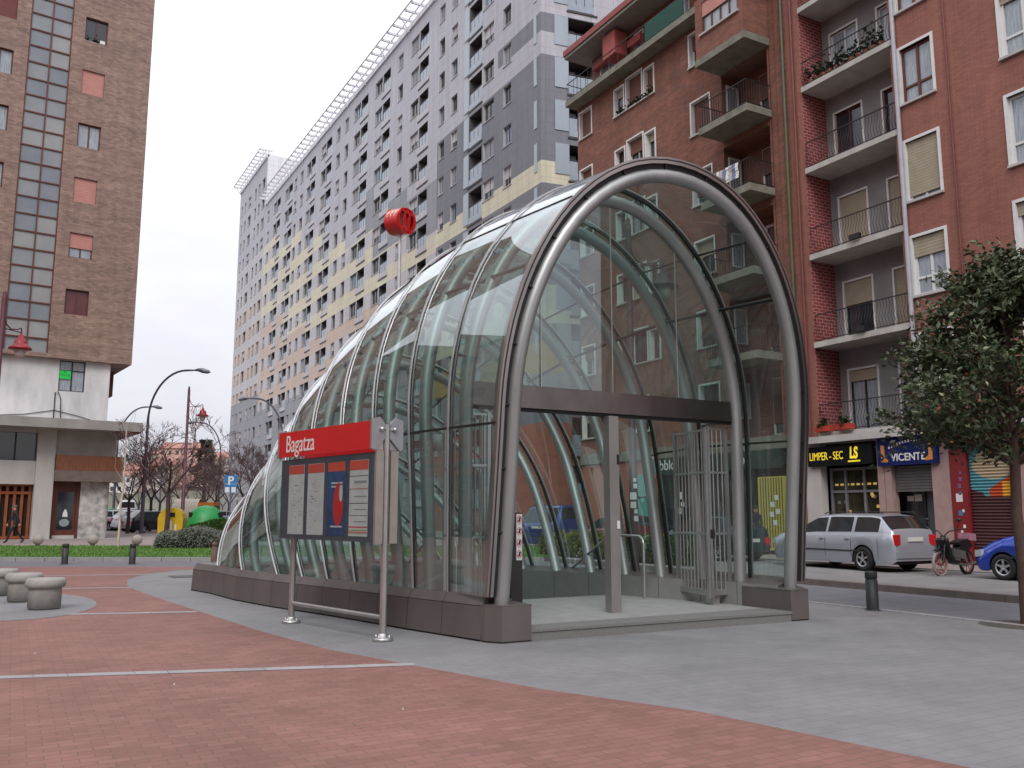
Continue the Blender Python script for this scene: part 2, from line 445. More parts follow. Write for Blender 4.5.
def band(a, b, w):
    a = Vector(a); b = Vector(b); d = (b - a).normalized(); n = Vector((-d.y, d.x)) * w / 2
    return poly_sheet([tuple(a - n), tuple(b - n), tuple(b + n), tuple(a + n)], 0.008)
dA = Vector((3.82, -1.28)).normalized()
for (x, y), L0, w in (((3.83, 9.05), 24, 0.17), ((2.72, 15.55), 24, 0.2), ((2.37, 21.3), 24, 0.18), ((3.3, 25.6), 24, 0.2)):
    e = Vector((x, y)); struct('paving_band', band(e - dA * L0, e + dA * 0.05, w), band_m)
# raised kerb, parking strip and pavement on the shop side
mbk = MB()
y = -30.0
while y < 44:
    mbk.box(16.0, 16.18, y, y + 0.99, -0.02, 0.13); y += 1.0
struct('kerb', mbk, mat('kerb_stone', rgb(112, 102, 98), rough=.85, var=.2, scale=3))
struct('parking_strip', poly_sheet([(16.18, -30), (21.6, -30), (21.6, 44), (16.18, 44)], 0.126), mat('worn_concrete', rgb(130, 128, 128), rough=.9, var=.14, scale=1.2, bump=.1, bscale=80))
struct('shop_pavement', poly_sheet([(21.6, -30), (60, -30), (60, 44.5), (21.6, 44.5)], 0.15), far_pave)
mbk = MB(); mbk.box(21.45, 21.6, -30, 44, 0.1, 0.155)
struct('pavement_kerb', mbk, granite)
# far block beyond the cross street: kerb, lawn, pavement, street climbing away
mbk = MB()
l = -60.0
while l < 6.4:
    a = lf(l, 30.7); b = lf(l + 0.98, 30.7); c = lf(l + 0.98, 30.95); d_ = lf(l, 30.95)
    mbk.add([(*P2(p), z) for z in (-0.02, 0.13) for p in (a, b, c, d_)], [(4, 5, 6, 7), (0, 1, 5, 4), (1, 2, 6, 5), (3, 0, 4, 7), (2, 3, 7, 6)]); l += 1.0
struct('far_kerb', mbk, granite_l)
mbg = MB()
la = np.linspace(-70, 130, 50); fw = [30.95, 33, 35, 38.0, 40, 44, 50, 60, 80, 110, 160, 240]
for i in range(len(la) - 1):
    for j in range(len(fw) - 1):
        q = [lf(la[i], fw[j]), lf(la[i + 1], fw[j]), lf(la[i + 1], fw[j + 1]), lf(la[i], fw[j + 1])]
        if min(p.x for p in q) > 16 and fw[j] < 44: continue
        mbg.add([(p.x, p.y, far_z(p.x, p.y)) for p in q], [(0, 1, 2, 3)])
struct('far_pavement', mbg, far_pave)
st = MB()
ys = list(range(38, 260, 8))
for a_, b_ in zip(ys[:-1], ys[1:]):
    st.add([(9.4, a_, far_z(9.4, a_) + .006), (17.5, a_, far_z(17.5, a_) + .006), (17.5, b_, far_z(17.5, b_) + .006), (9.4, b_, far_z(9.4, b_) + .006)], [(0, 1, 2, 3)])
struct('street', st, asphalt)

def lawn(name, l0, l1, f0, f1, label):
    mb = MB(); nl, nf = int((l1 - l0) / 0.12), int((f1 - f0) / 0.14); r_ = random.Random(3)
    base = [(l0, f0), (l1, f0), (l1, f1), (l0, f1)]
    mb.add([(*P2(lf(a, b)), far_z(*P2(lf(a, b))) + .02) for a, b in base], [(0, 1, 2, 3)], 0)
    for i in range(nl):
        for j in range(nf):
            a = l0 + (i + r_.random()) * 0.12; b = f0 + (j + r_.random()) * 0.14
            p = lf(a, b); z = far_z(p.x, p.y); h_ = r_.uniform(.05, .1); an = r_.uniform(0, 3.14); w = .05
            dx, dy = math.cos(an) * w, math.sin(an) * w
            mb.add([(p.x - dx, p.y - dy, z), (p.x + dx, p.y + dy, z), (p.x + r_.uniform(-.04, .04), p.y + r_.uniform(-.04, .04), z + h_)], [(0, 1, 2)], 1)
    o = mb.build(name, [grass_m, mat('grass_blade', rgb(94, 130, 58), rough=0.9, var=0.25, scale=1.0)], fix=False)
    return tag(o, label, 'lawn', kind='stuff')
lawn('lawn', -22, 6.0, 30.97, 38.4, 'strip of short green grass behind the far kerb')
hz = MB()
hp = [(-260, 20), (-160, 26), (-90, 24), (-40, 30), (20, 33), (90, 40), (200, 46), (330, 36), (420, 20)]
for i in range(len(hp) - 1):
    (x0, h0), (x1, h1) = hp[i], hp[i + 1]
    for k in range(6):
        t0, t1 = k / 6, (k + 1) / 6
        hh = lambda x, h_, t_: (x, 290 + 160 * t_, 0.9 + h_ * 0.74 * math.sin(t_ * math.pi / 2))
        hz.add([hh(x0, h0, t0), hh(x1, h1, t0), hh(x1, h1, t1), hh(x0, h0, t1)], [(0, 1, 2, 3)], 0, True)
struct('hill', hz, mat('hill_scrub', rgb(104, 104, 92), rough=0.95, var=0.3, scale=0.05))

# ================================================================== METRO ENTRANCE: glass shell on steel ribs
OX, OY = 5.400, 10.231           # front left foot; t runs along +X, s along +Y (into the shell)
RIB = [[-0.043, -0.1049, 2.7173, 2.7988, 6.7012, 2.9588, -0.0147, 2.0533],
 [0.7962, -0.0064, 2.5783, 2.7874, 6.8063, 3.0519, 0.0124, 1.9774],
 [1.4894, 0.0945, 2.4134, 2.7972, 6.7844, 3.0257, 0.0076, 2.0008],
 [2.2169, 0.1917, 2.2051, 2.7703, 6.5699, 2.8981, 0.0257, 1.9808],
 [2.9552, 0.3146, 2.0390, 2.7757, 6.3106, 2.6100, 0.0392, 1.9403],
 [3.6844, 0.4462, 1.8422, 2.7864, 5.7679, 2.2729, 0.0574, 1.9503],
 [4.3408, 0.6081, 1.5874, 2.7292, 5.0182, 1.9061, 0.0663, 2.0052],
 [5.0627, 0.7788, 1.3383, 2.6575, 4.2572, 1.3427, 0.0625, 2.0384],
 [6.4523, 0.9524, 1.0778, 2.6167, 3.3455, 0.6338, 0.0555, 1.9792],
 [8.0092, 1.1298, 0.8282, 2.5474, 2.5834, 0.02, 0.0485, 1.9796],
 [8.72, 1.25, 0.62, 2.56, 1.2, 0.02, 0.03, 1.9]]
MS = 56
def rib_profile(p, z0=0.56):
    """(t, z) points from left foot over the crown to the right foot, evenly spaced, from height z0"""
    s0, k, tcx, w, H, zc, b, n = p
    q = np.linspace(0, 1, 40, endpoint=False)
    xl = w * (1 - b * (1 - q) ** 2); zl = zc * q
    th = np.linspace(0, np.pi / 2, 200)
    x = w * np.abs(np.cos(th)) ** (2 / n); z = zc + (H - zc) * np.sin(th) ** (2 / n)
    x = np.concatenate([xl, x]); z = np.concatenate([zl, z])
    xf = np.interp(z0, z, x); keep = z > z0
    x = np.concatenate([[xf], x[keep]]); z = np.concatenate([[z0], z[keep]])
    x[-1] = 0
    d = np.concatenate([[0], np.cumsum(np.hypot(np.diff(x), np.diff(z)))])
    g = np.linspace(0, d[-1], MS // 2 + 1)
    x = np.interp(g, d, x); z = np.interp(g, d, z)
    T = np.concatenate([tcx - x, (tcx + x[:-1])[::-1]]); Z = np.concatenate([z, z[:-1][::-1]])
    return T, Z
def rib_world(p, T, Z, push=0.0):
    """offset the (t, z) curve inwards by push, in the plane of the rib"""
    dT = np.gradient(T); dZ = np.gradient(Z); L = np.hypot(dT, dZ); nT, nZ = dZ / L, -dT / L
    T2 = T + nT * push; Z2 = Z + nZ * push
    return [Vector((OX + t, OY + p[0] + p[1] * z, z)) for t, z in zip(T2, Z2)]
shell = thing('metro_entrance', (OX + 2.7, OY + 4, 0), 'curved glass and steel metro entrance shell on a low metal plinth', 'metro entrance')
GL = []
for i, p in enumerate(RIB):
    T, Z = rib_profile(p)
    outer = rib_world(p, T, Z)
    GL.append(outer)
    if i == 10: continue
    # cap strip outside the glass
    c = MB(); w = 0.075 if i == 0 else 0.032; th_ = 0.092 if i == 0 else 0.022
    o0 = 0.092 if i == 0 else -0.012
    out1 = rib_world(p, T, Z, o0); out2 = rib_world(p, T, Z, o0 - th_)
    n_ax = Vector((0, 1, p[1])).cross(Vector((1, 0, 0))); sdir = Vector((0, 1, 0))
    def sweep(mb, A, B, hw, mi=0, shift=0.0):
        vs_ = []
        for a, b in zip(A, B):
            vs_ += [a + sdir * (shift - hw), b + sdir * (shift - hw), b + sdir * (shift + hw), a + sdir * (shift + hw)]
        fs = [(4 * k + q, 4 * k + (q + 1) % 4, 4 * k + 4 + (q + 1) % 4, 4 * k + 4 + q) for k in range(len(A) - 1) for q in range(4)]
        fs += [(0, 1, 2, 3), tuple(len(vs_) - 4 + q for q in (3, 2, 1, 0))]
        mb.add(vs_, fs, mi, False)
    sweep(c, out1, out2, w / 2 + (0.03 if i == 0 else 0), 0)
    in1 = rib_world(p, T, Z, 0.094 if i == 0 else 0.012); in2 = rib_world(p, T, Z, 0.185 if i == 0 else 0.055)
    sweep(c, in1, in2, 0.02, 1)
    if i == 0: sweep(c, rib_world(p, T, Z, 0.03), rib_world(p, T, Z, 0.045), 0.075, 1)
    cap_o = c.build('rib_cap', [steel_brown if i == 0 else steel, seal], shell)
    # inner round tube
    c = MB()
    T3, Z3 = rib_profile(p, 0.30)
    tb = rib_world(p, T3, Z3, 0.255)
    tb = [q for q in tb if q.z > 0.15]
    c.tube(tb, 0.098 if i < 7 else 0.085, n=16)
    c.build('rib_tube', steel_tube, shell)
    # brackets tying the tube to the cap
    tt = rib_world(p, T, Z, 0.05); t2 = rib_world(p, T, Z, 0.20)
    for k in range(3, MS - 2, 3 if i == 0 else 9):
        c = MB(); c.bar(tt[k], t2[k], 0.016, 0.10 if i == 0 else 0.07, up=(0, 1, 0)); c.build('bracket', steel_dark, cap_o)
for i in range(10):
    a, b = GL[i], GL[i + 1]
    g = MB(); n = len(a); sub = 3
    vs_ = [a[k].lerp(b[k], q / sub) for q in range(sub + 1) for k in range(n)]
    fs = [(q * n + k, q * n + k + 1, (q + 1) * n + k + 1, (q + 1) * n + k) for q in range(sub) for k in range(n - 1)]
    g.add(vs_, fs, 0, True)
    g.build('glass_bay', canopy_glass, shell, fix=False)
# glass closing the low rear end
g = MB(); last = GL[10]; n = len(last)
g.add([*last, sum(last, Vector()) / n], [(k, k + 1, n) for k in range(n - 1)] + [(n - 1, 0, n)], 0, False)
g.build('rear_glass', canopy_glass, shell, fix=False)
# joints running along the shell, and the dark tie rods inside
def frac_line(fr, i0, i1, push=0.0):
    o = []
    for i in range(i0, i1 + 1):
        p = RIB[i]; T, Z = rib_profile(p); W = rib_world(p, T, Z, push); k = fr * (len(W) - 1); k0 = int(k)
        o.append(W[k0].lerp(W[min(k0 + 1, len(W) - 1)], k - k0))
    return o
for fr, i0, i1 in ((0.145, 0, 3), (0.365, 0, 9), (0.635, 0, 9), (0.855, 0, 3), (0.5, 0, 9)):
    c = MB(); L_ = frac_line(fr, i0, i1)
    for a, b in zip(L_[:-1], L_[1:]): c.bar(a, b, 0.016, 0.03)
    c.build('glazing_bar', steel_dark, shell)
for fr in (0.30, 0.70):
    c = MB(); c.tube(frac_line(fr, 0, 8, 0.19), 0.028, n=8); c.build('tie_rod', steel_dark, shell)
# plinth: panels along both sides and the rear, blocks at the front feet
def foot(i, side):
    T, Z = rib_profile(RIB[i]); k = 0 if side < 0 else -1
    return Vector((OX + T[k], OY + RIB[i][0] + RIB[i][1] * Z[k]))
PL = [Vector((OX + 0.0, OY + 0.0))] + [foot(i, -1) for i in range(1, 10)] + [Vector((OX - 1.86, OY + 9.75))]
PR = [Vector((OX + 5.50, OY + 0.05))] + [foot(i, 1) for i in range(1, 10)] + [Vector((OX + 3.2, OY + 10.25))]
def plinth_run(path, out_sign, per):
    pts = []
    for a, b in zip(path[:-1], path[1:]):
        m = max(1, round((b - a).length / per))
        for q in range(m): pts.append(a.lerp(b, q / m))
    pts.append(path[-1])
    nrm = []
    for k in range(len(pts)):
        d = (pts[min(k + 1, len(pts) - 1)] - pts[max(k - 1, 0)]).normalized()
        nrm.append(Vector((-d.y, d.x)) * out_sign)
    for k in range(len(pts) - 1):
        a, b = pts[k], pts[k + 1]; na, nb = nrm[k], nrm[k + 1]; d = (b - a).normalized() * 0.004
        prof = [(0.12, 0.0), (0.10, 0.435), (0.02, 0.565), (-0.42, 0.50), (-0.42, -2.4)]
        def pt(P, n_, o, z): return (P.x + n_.x * o, P.y + n_.y * o, z)
        mb = MB()
        # core
        core = [(0.105, -0.01), (0.085, 0.43), (0.01, 0.55), (-0.41, 0.49), (-0.41, -2.4)]
        A = [pt(a, na, o, z) for o, z in core]; B = [pt(b, nb, o, z) for o, z in core]
        mb.add(A + B, [(q, q + 1, 6 + q, 5 + q) for q in range(4)], 1)
        A = [pt(a + d, na, o, z) for o, z in prof]; B = [pt(b - d, nb, o, z) for o, z in prof]
        A2 = [pt(a + d, na, 0.125 if q == 0 else prof[q][0], 0.025 if q == 0 else z) for q, (o, z) in enumerate(prof)]
        B2 = [pt(b - d, nb, 0.125 if q == 0 else prof[q][0], 0.025 if q == 0 else z) for q, (o, z) in enumerate(prof)]
        mb.add([A2[0], A2[1], B2[1], B2[0]], [(0, 1, 2, 3)], 0)
        for Q in ((A2, B2) if k in (0, len(pts) - 2) else ()): mb.add(list(Q), [(0, 1, 2, 3, 4)], 0)
        up = lambda p_: (p_[0], p_[1], p_[2] + 0.008)
        mb.add([up(A2[1]), A2[2], B2[2], up(B2[1])], [(0, 1, 2, 3)], 0)
        mb.add([A2[2], A2[3], B2[3], B2[2]], [(0, 1, 2, 3)], 0)
        mb.add([A2[3], A2[4], B2[4], B2[3]], [(0, 1, 2, 3)], 2)
        mb.build('plinth_panel', [plinth_m, seal, mat('inner_panel', rgb(152, 151, 149), rough=0.5, metal=0.3, var=0.1)], shell, fix=False)
plinth_run(PL, 1, 0.95)
plinth_run(PR, -1, 0.95)
plinth_run([PL[-1], PR[-1]], 1, 1.0)
def block(poly, z1, name='plinth_block'):
    mb = MB(); mb.prism(poly, 0.02, z1); n = len(poly)
    cx_ = sum(p[0] for p in poly) / n; cy_ = sum(p[1] for p in poly) / n
    mb.prism([(cx_ + (a - cx_) * .97, cy_ + (b - cy_) * .97) for a, b in poly], -0.01, 0.02, 1)
    mb.prism([(cx_ + (a - cx_) * 1.02, cy_ + (b - cy_) * 1.02) for a, b in poly], z1, z1 + 0.012, 0)
    o = mb.build(name, [plinth_m, seal], shell)
block([(OX + .03, OY - .31), (OX + .46, OY - .31), (OX + .46, OY + .22), (OX - .12, OY + .02), (OX - .10, OY - .1)], 0.45)
block([(OX + 4.95, OY - .42), (OX + 5.32, OY - .42), (OX + 5.62, OY + .04), (OX + 5.3, OY + .3), (OX + 4.95, OY + .3)], 0.45)
mb = MB(); mb.box(OX + 4.95, OX + 5.3, OY + .302, OY + 1.0, 0.02, 0.455); mb.build('inner_plinth_panel', [plinth_m], shell)
# landing, joints, first stairs
mb = MB()
mb.prism([(OX + .47, OY - .29), (OX + 4.94, OY - .42), (OX + 4.94, OY + .6), (OX + 4.6, 13.44), (OX + .1, 13.44), (OX + .47, OY + .6)], 0.0, 0.112)
mb.build('landing', granite, shell)
mb = MB()
for a_, b_ in ((0.462, 1.9), (1.906, 3.4), (3.406, 4.95)):
    y0 = -.305 - (a_ - .47) * .029; y1 = -.305 - (b_ - .47) * .029
    mb.add([(OX + a_, OY + y0, .112), (OX + b_, OY + y1, .112), (OX + b_, OY + .12, .112), (OX + a_, OY + .12, .112), (OX + a_, OY + y0, .148), (OX + b_, OY + y1, .148), (OX + b_, OY + .12, .148), (OX + a_, OY + .12, .148)],
           [(4, 5, 6, 7), (0, 1, 5, 4), (1, 2, 6, 5), (2, 3, 7, 6), (3, 0, 4, 7)])
mb.build('step_edge', granite, shell)
mb = MB()
yy = OY + .125
while yy < 13.3:
    for q in range(6):
        x0 = OX + .46 + q * .75
        mb.box(x0, min(x0 + .746, OX + 4.93), yy, min(yy + .546, 13.44), .112, .146)
    yy += .55
mb.build('landing_slab', granite_l, shell)
for k in range(15):
    y0 = 13.45 + k * 0.3; z = 0.14 - 0.165 * (k + 1); sh_ = -0.19 * k * 0.3
    mb = MB(); mb.box(OX + .3 + sh_, OX + 4.3 + sh_ * .9, y0, y0 + 0.31, z - 0.5, z)
    mb.build('stair', granite, shell)
mb = MB()
h0 = [Vector((a, b, 0)) for a, b in HOLE]
for a, b in zip(h0, h0[1:] + h0[:1]):
    mb.add([(a.x, a.y, 0.1), (b.x, b.y, 0.1), (b.x, b.y, -3.5), (a.x, a.y, -3.5)], [(0, 1, 2, 3)])
mb.add([(p.x, p.y, -3.5) for p in h0], [(0, 1, 2, 3)])
mb.build('stairwell_wall', granite, shell, fix=False)
# beam over the doorway with the glass screen above it
s1 = OY + 0.86
mb = MB(); mb.box(OX + .12, OX + 5.2, s1 - .1, s1 + .1, 3.13, 3.46)
mb.box(OX + .12, OX + 5.2, s1 - .06, s1 + .06, 3.09, 3.13, 1)
mb.build('door_beam', [mat('beam_panel', rgb(116, 108, 106), rough=0.25, metal=0.9, var=0.25, scale=1.4, streak=(1, 1, .5)), seal], shell)
T, Z = rib_profile(RIB[1]); pts = [(t, z) for t, z in zip(T, Z) if z > 3.47]
pts = [(pts[0][0], 3.47)] + pts + [(pts[-1][0], 3.47)]
mb = MB(); mb.add([(OX + t, OY + RIB[1][0] + RIB[1][1] * z + .02, z) for t, z in pts], [tuple(range(len(pts)))])
mb.build('screen_glass', canopy_glass, shell, fix=False)
for tx in (1.28, 2.58, 3.88):
    zt = max(z for t, z in pts if abs(t - tx) < .4) if True else 6
    mb = MB(); mb.box(OX + tx - .006, OX + tx + .006, s1 - .09, s1 - .075, 3.46, np.interp(tx, [p[0] for p in pts], [p[1] for p in pts]) - .1)
    mb.build('screen_joint', steel, shell)
# door post
mb = MB(); mb.box(OX + 2.46, OX + 2.64, s1 - .13, s1 + .03, .146, 3.09)
mb.box(OX + 2.64, OX + 2.655, s1 - .10, s1, .146, 3.09, 1)
po = mb.build('door_post', [mat('post_panel', rgb(150, 146, 143), rough=0.4, metal=0.6, var=0.2, scale=1.5, streak=(1, 1, .3)), steel_dark], shell)
mb = MB(); mb.box(OX + 2.60, OX + 2.636, s1 - .142, s1 - .131, 2.35, 2.5); mb.build('label_plate', black_m, po)
mb = MB(); mb.box(OX + 2.58, OX + 2.63, s1 - .142, s1 - .131, 1.38, 1.5); mb.build('keyhole_plate', white_p, po)
# folded gates: right leaf and its narrow companion, left leaf
def gate(hx, hy, ex, ey, z0, z1, nb):
    a = Vector((hx, hy, 0)); b = Vector((ex, ey, 0)); d = (b - a).normalized()
    mb = MB()
    for q in (a, b):
        mb.bar((q.x, q.y, z0 - .02), (q.x, q.y, z1), .05, .05)
    for z in (z0 + .04, z0 + 1.0, z0 + 2.0, z1 - .04): mb.bar((a.x, a.y, z), (b.x, b.y, z), .03, .035)
    mb.bar((a.x, a.y, z0 + .06), (b.x, b.y, z0 + .06), .04, .09)
    g_ = mb.build('gate_frame', steel, shell)
    mb = MB(); Ln = (b - a).length
    for k in range(1, nb):
        q = a.lerp(b, k / nb); mb.tube([(q.x, q.y, z0 + .05), (q.x, q.y, z1 - .04)], .013, n=6)
    mb.build('gate_bar', steel, g_)
    mb = MB(); q = a.lerp(b, .04); mb.obox((q.x, q.y - .04, z0 + 1.0), (1, 0, 0), (0, 1, 0), (0, 0, 1), .03, .02, .07); mb.build('gate_lock', steel_dark, g_)
gate(OX + 4.50, s1 + .02, OX + 4.70, s1 + 1.02, .28, 3.02, 9)
gate(OX + 4.56, s1 + .02, OX + 4.98, s1 + .05, .28, 3.05, 4)
gate(OX + .42, s1 + .05, OX + .36, s1 + 1.25, .28, 3.02, 8)
gate(OX + .46, s1 + .02, OX + .05, s1 + .03, .28, 3.05, 4)
# handrail by the stairs
for x0, zt in ((OX + 4.25, 1.1), (OX + .62, 1.1)):
    mb = MB()
    y0 = OY + 2.25
    mb.tube([(x0, y0, .146), (x0, y0, 1.08), (x0, y0 + .03, 1.17), (x0, y0 + .12, 1.215), (x0, y0 + .95, 1.22), (x0, y0 + 1.12, 1.16), (x0, 16.25, -.22), (x0 - .05, 17.6, -.95)], .024, n=10)
    mb.tube([(x0, 15.2, .33), (x0, 15.2, -.9)], .02, n=8)
    mb.build('handrail', steel, shell)
# pictogram strip on a short pylon inside the left foot
mb = MB(); mb.box(OX + .52, OX + .70, OY + .33, OY + .47, .146, 1.62); py_ = mb.build('sign_pylon', steel_dark, shell)
mb = MB(); mb.box(OX + .60, OX + .69, OY + .322, OY + .3295, .98, 1.60)
for k in range(4):
    zc_ = 1.06 + k * .155; xc = OX + .645
    pts_ = [Vector((xc + .036 * math.cos(a), OY + .3215, zc_ + .05 * math.sin(a))) for a in np.linspace(0, 2 * math.pi, 17)]
    for a, b in zip(pts_[:-1], pts_[1:]): mb.bar(a, b, .003, .014, 1, up=(0, 1, 0))
    mb.obox((xc, OY + .3205, zc_), Vector((1, 0, 1)).normalized(), (0, 1, 0), Vector((-1, 0, 1)).normalized(), .045, .001, .006, 1)
    mb.obox((xc + .005, OY + .319, zc_), (1, 0, 0), (0, 1, 0), (0, 0, 1), .012, .001, .03, 2)
mb.build('pictogram_strip', [white_p, red_sign, black_m], py_)
# small fitting hanging inside the shell
mb = MB(); mb.lathe([(0, .14), (.075, .14), (.085, -.12), (0, -.12)], (OX + .45, OY + 2.6, 2.72), n=14); mb.tube([(OX + .45, OY + 2.6, 2.85), (OX + .15, OY + 2.6, 3.0)], .012, n=6)
mb.build('loudspeaker', mat('pale_housing', rgb(178, 186, 186), rough=.5), shell)
# conduit boxes at the right feet
mb = MB(); mb.box(OX + 4.62, OX + 4.78, OY + .95, OY + 1.1, .146, .34); mb.build('floor_box', steel, shell)

# ================================================================== station name panel
pA, pB = Vector((4.23, 10.89)), Vector((3.72, 13.30))
du = (pB - pA).normalized(); dv = Vector((-du.y, du.x))            # dv points to -X side (the plaza)
if dv.x > 0: dv = -dv
LP = (pB - pA).length
def PP(a, o, z): q = pA + du * a + dv * o; return Vector((q.x, q.y, z))
panel = thing('station_sign', (pA.x + (pB.x - pA.x) / 2, pA.y + (pB.y - pA.y) / 2, 0), 'red station name board over four glazed map and timetable panels on two steel posts', 'sign')
def pbox(mb, a0, a1, o0, o1, z0, z1, mi=0):
    v = [PP(a, o, z) for z in (z0, z1) for o in (o0, o1) for a in (a0, a1)]
    mb.add(v, [(0, 2, 3, 1), (4, 5, 7, 6), (0, 1, 5, 4), (2, 6, 7, 3), (0, 4, 6, 2), (1, 3, 7, 5)], mi)
for a, top in ((0, 2.76), (LP, 2.62)):
    mb = MB(); mb.tube([PP(a, 0, .03), PP(a, 0, top)], .045, n=18)
    q = mb.build('post', steel, panel)
    mb = MB(); c = PP(a, 0, 0); mb.lathe([(0, .0), (.13, .0), (.135, .03), (.12, .045), (.06, .05), (.055, .09), (.045, .095)], c, n=24)
    for k in range(4): mb.lathe([(0, .075), (.014, .075), (.014, .04)], c + Vector((.095 * math.cos(k * 1.57 + .7), .095 * math.sin(k * 1.57 + .7), 0)), n=6)
    mb.build('base_flange', steel, q)
mb = MB(); mb.tube([PP(.02, 0, .29), PP(LP - .02, 0, .29)], .03, n=12); mb.build('cross_rail', steel, panel)
for sg in (1, -1):
    mb = MB(); pbox(mb, .03, LP + .13, sg * .20, sg * .235, 2.44, 2.81, 0); pbox(mb, .01, .03, sg * .05, sg * .237, 2.43, 2.82, 1)
    nb_ = mb.build('name_board', [red_sign, steel], panel)
    xd = Vector((-du.x, -du.y, 0)) * (1 if sg > 0 else -1)
    text('lettering', 'Bagatza', white_p, PP(LP - .53, sg * .238, 2.615), xd, (0, 0, 1), .36, nb_, sx=.80, ext=.002)
    mb = MB(); pbox(mb, .02, LP + .1, sg * .06, sg * .19, 1.24, 2.40, 0)
    cb = mb.build('display_case', [mat('case_frame', rgb(84, 92, 104), rough=.4, metal=.4)], panel)
    mb = MB(); pbox(mb, -.03, .018, sg * .055, sg * .17, 1.22, 2.42, 0); mb.build('case_end', mat('case_end_panel', rgb(176, 168, 160), rough=.4, metal=.5), cb)
    blue = mat('poster_blue', rgb(40, 72, 120), rough=.5, var=.5, scale=3); cream = mat('poster_paper', rgb(196, 200, 200), rough=.6, var=.1, scale=5)
    for k in range(4):
        a0 = .10 + k * (LP - .16) / 4 + .02; a1 = a0 + .46
        mb = MB(); o0, o1 = sg * .1905, sg * .196
        pbox(mb, a0, a1, o0, o1, 1.31, 2.31, 1 if k == 1 else 0)
        pbox(mb, a0, a1, sg * .196, sg * .199, 2.18, 2.305, 6)
        if k == 0:      # timetable with ruled lines
            for zz, hh, mi in ((2.10, .008, 3), (2.02, .03, 4), (1.93, .008, 2), (1.83, .012, 4), (1.74, .008, 3), (1.66, .012, 4), (1.58, .006, 3), (1.50, .012, 4), (1.43, .014, 2), (1.39, .012, 5), (1.365, .012, 2), (1.345, .01, 5)):
                ins = .03 if mi == 4 else .0
                pbox(mb, a0 + ins, a1 - ins * 4, sg * .196, sg * .198, zz - hh / 2, zz + hh / 2, mi)
        if k == 1:      # blue poster with a red and white shape
            fn = lambda a, b, c: PP(a0 + .17 + a * .13, sg * c, 1.70 + b * .26)
            el = [(math.cos(t_), math.sin(t_) * (1.0 if math.sin(t_) < 0 else 1.25)) for t_ in np.linspace(0, 2 * math.pi, 22, endpoint=False)]
            mb.prism(el, .197, .1985, 2, fn)
            mb.prism([(-1.0 + .2 * math.cos(t_), .5 + .7 * math.sin(t_)) if False else (-.55 + .35 * math.cos(t_), .7 + .45 * math.sin(t_)) for t_ in np.linspace(0, 2 * math.pi, 14, endpoint=False)], .1988, .2, 0, fn)
            for zz in (2.02, 1.97, 1.43): pbox(mb, a0 + .06, a1 - .1, sg * .196, sg * .198, zz - .01, zz + .012, 0)
        if k in (2, 3):
            rr = random.Random(k)
            for q in range(26):
                za = rr.uniform(1.38, 2.1); aa = rr.uniform(a0 + .03, a1 - .1)
                pbox(mb, aa, aa + rr.uniform(.02, .08), sg * .196, sg * .1975, za, za + rr.choice((.004, .006, .012)), rr.choice((3, 4, 4)))
        mb.build('poster', [cream, blue, red_sign, mat('ink_black', rgb(70, 74, 80)), mat('ink_grey', rgb(140, 146, 150)), mat('ink_green', rgb(150, 160, 80)), mat('orange_header', rgb(206, 78, 58), rough=.5)], cb)
    mb = MB(); pbox(mb, .06, LP + .07, sg * .2045, sg * .2085, 1.27, 2.37); mb.build('case_glass', poster_glass, cb)
for a in (-.01, LP + .14):
    mb = MB()
    fn = lambda x, z, c: PP(a + c, x, z)
    mb.prism([(-.245, 2.83), (-.245, 2.45), (-.20, 2.42), (0, 2.62), (.20, 2.42), (.245, 2.45), (.245, 2.83), (.12, 2.86), (.04, 2.77), (-.04, 2.77), (-.12, 2.86)], -.012, .012, 0, fn)
    br = mb.build('end_bracket', mat('bracket_plate', rgb(176, 176, 180), rough=.4, metal=.6), panel)
    for o in (-.10, .10):
        mb = MB(); c = PP(a - .03, o, 2.70); mb.lathe([(.032 * math.cos(t_), .032 * math.sin(t_)) for t_ in np.linspace(-1.57, 1.57, 9)], c, n=14); mb.bar(c, PP(a, 0, 2.70), .02); mb.build('round_fixing', steel, br)

# ================================================================== round metro emblem on its pole
ec = D(400, 222, 24)
emb = thing('metro_emblem', (ec.x, ec.y, 0), 'red cylinder emblem with three rings on a tall slim pole behind the shell', 'metro sign')
mb = MB(); mb.tube([(ec.x, ec.y, 0), (ec.x, ec.y, ec.z - .36)], [.06, .05], n=12); mb.build('pole', mat('white_pole', rgb(206, 208, 214), rough=.4, metal=.3), emb)
eax = Vector((.34, -.93, -.10)).normalized()       # axis of the drum
ez = (Vector((0, 0, 1)) - eax * eax.z).normalized(); ex = eax.cross(ez)
RD, HD = .37, .27
def drum(mb, r0, r1, h0, h1, mi, n=40):
    vs_ = []
    for (r, h_) in ((r0, h0), (r1, h0), (r1, h1), (r0, h1)):
        for k in range(n):
            a = 2 * math.pi * k / n; vs_.append(ec + eax * h_ + (ex * math.cos(a) + ez * math.sin(a)) * r)
    mb.add(vs_, [(q * n + k, q * n + (k + 1) % n, ((q + 1) % 4) * n + (k + 1) % n, ((q + 1) % 4) * n + k) for q in range(4) for k in range(n)], mi, False)
mb = MB(); drum(mb, RD - .035, RD, -HD, HD, 0)
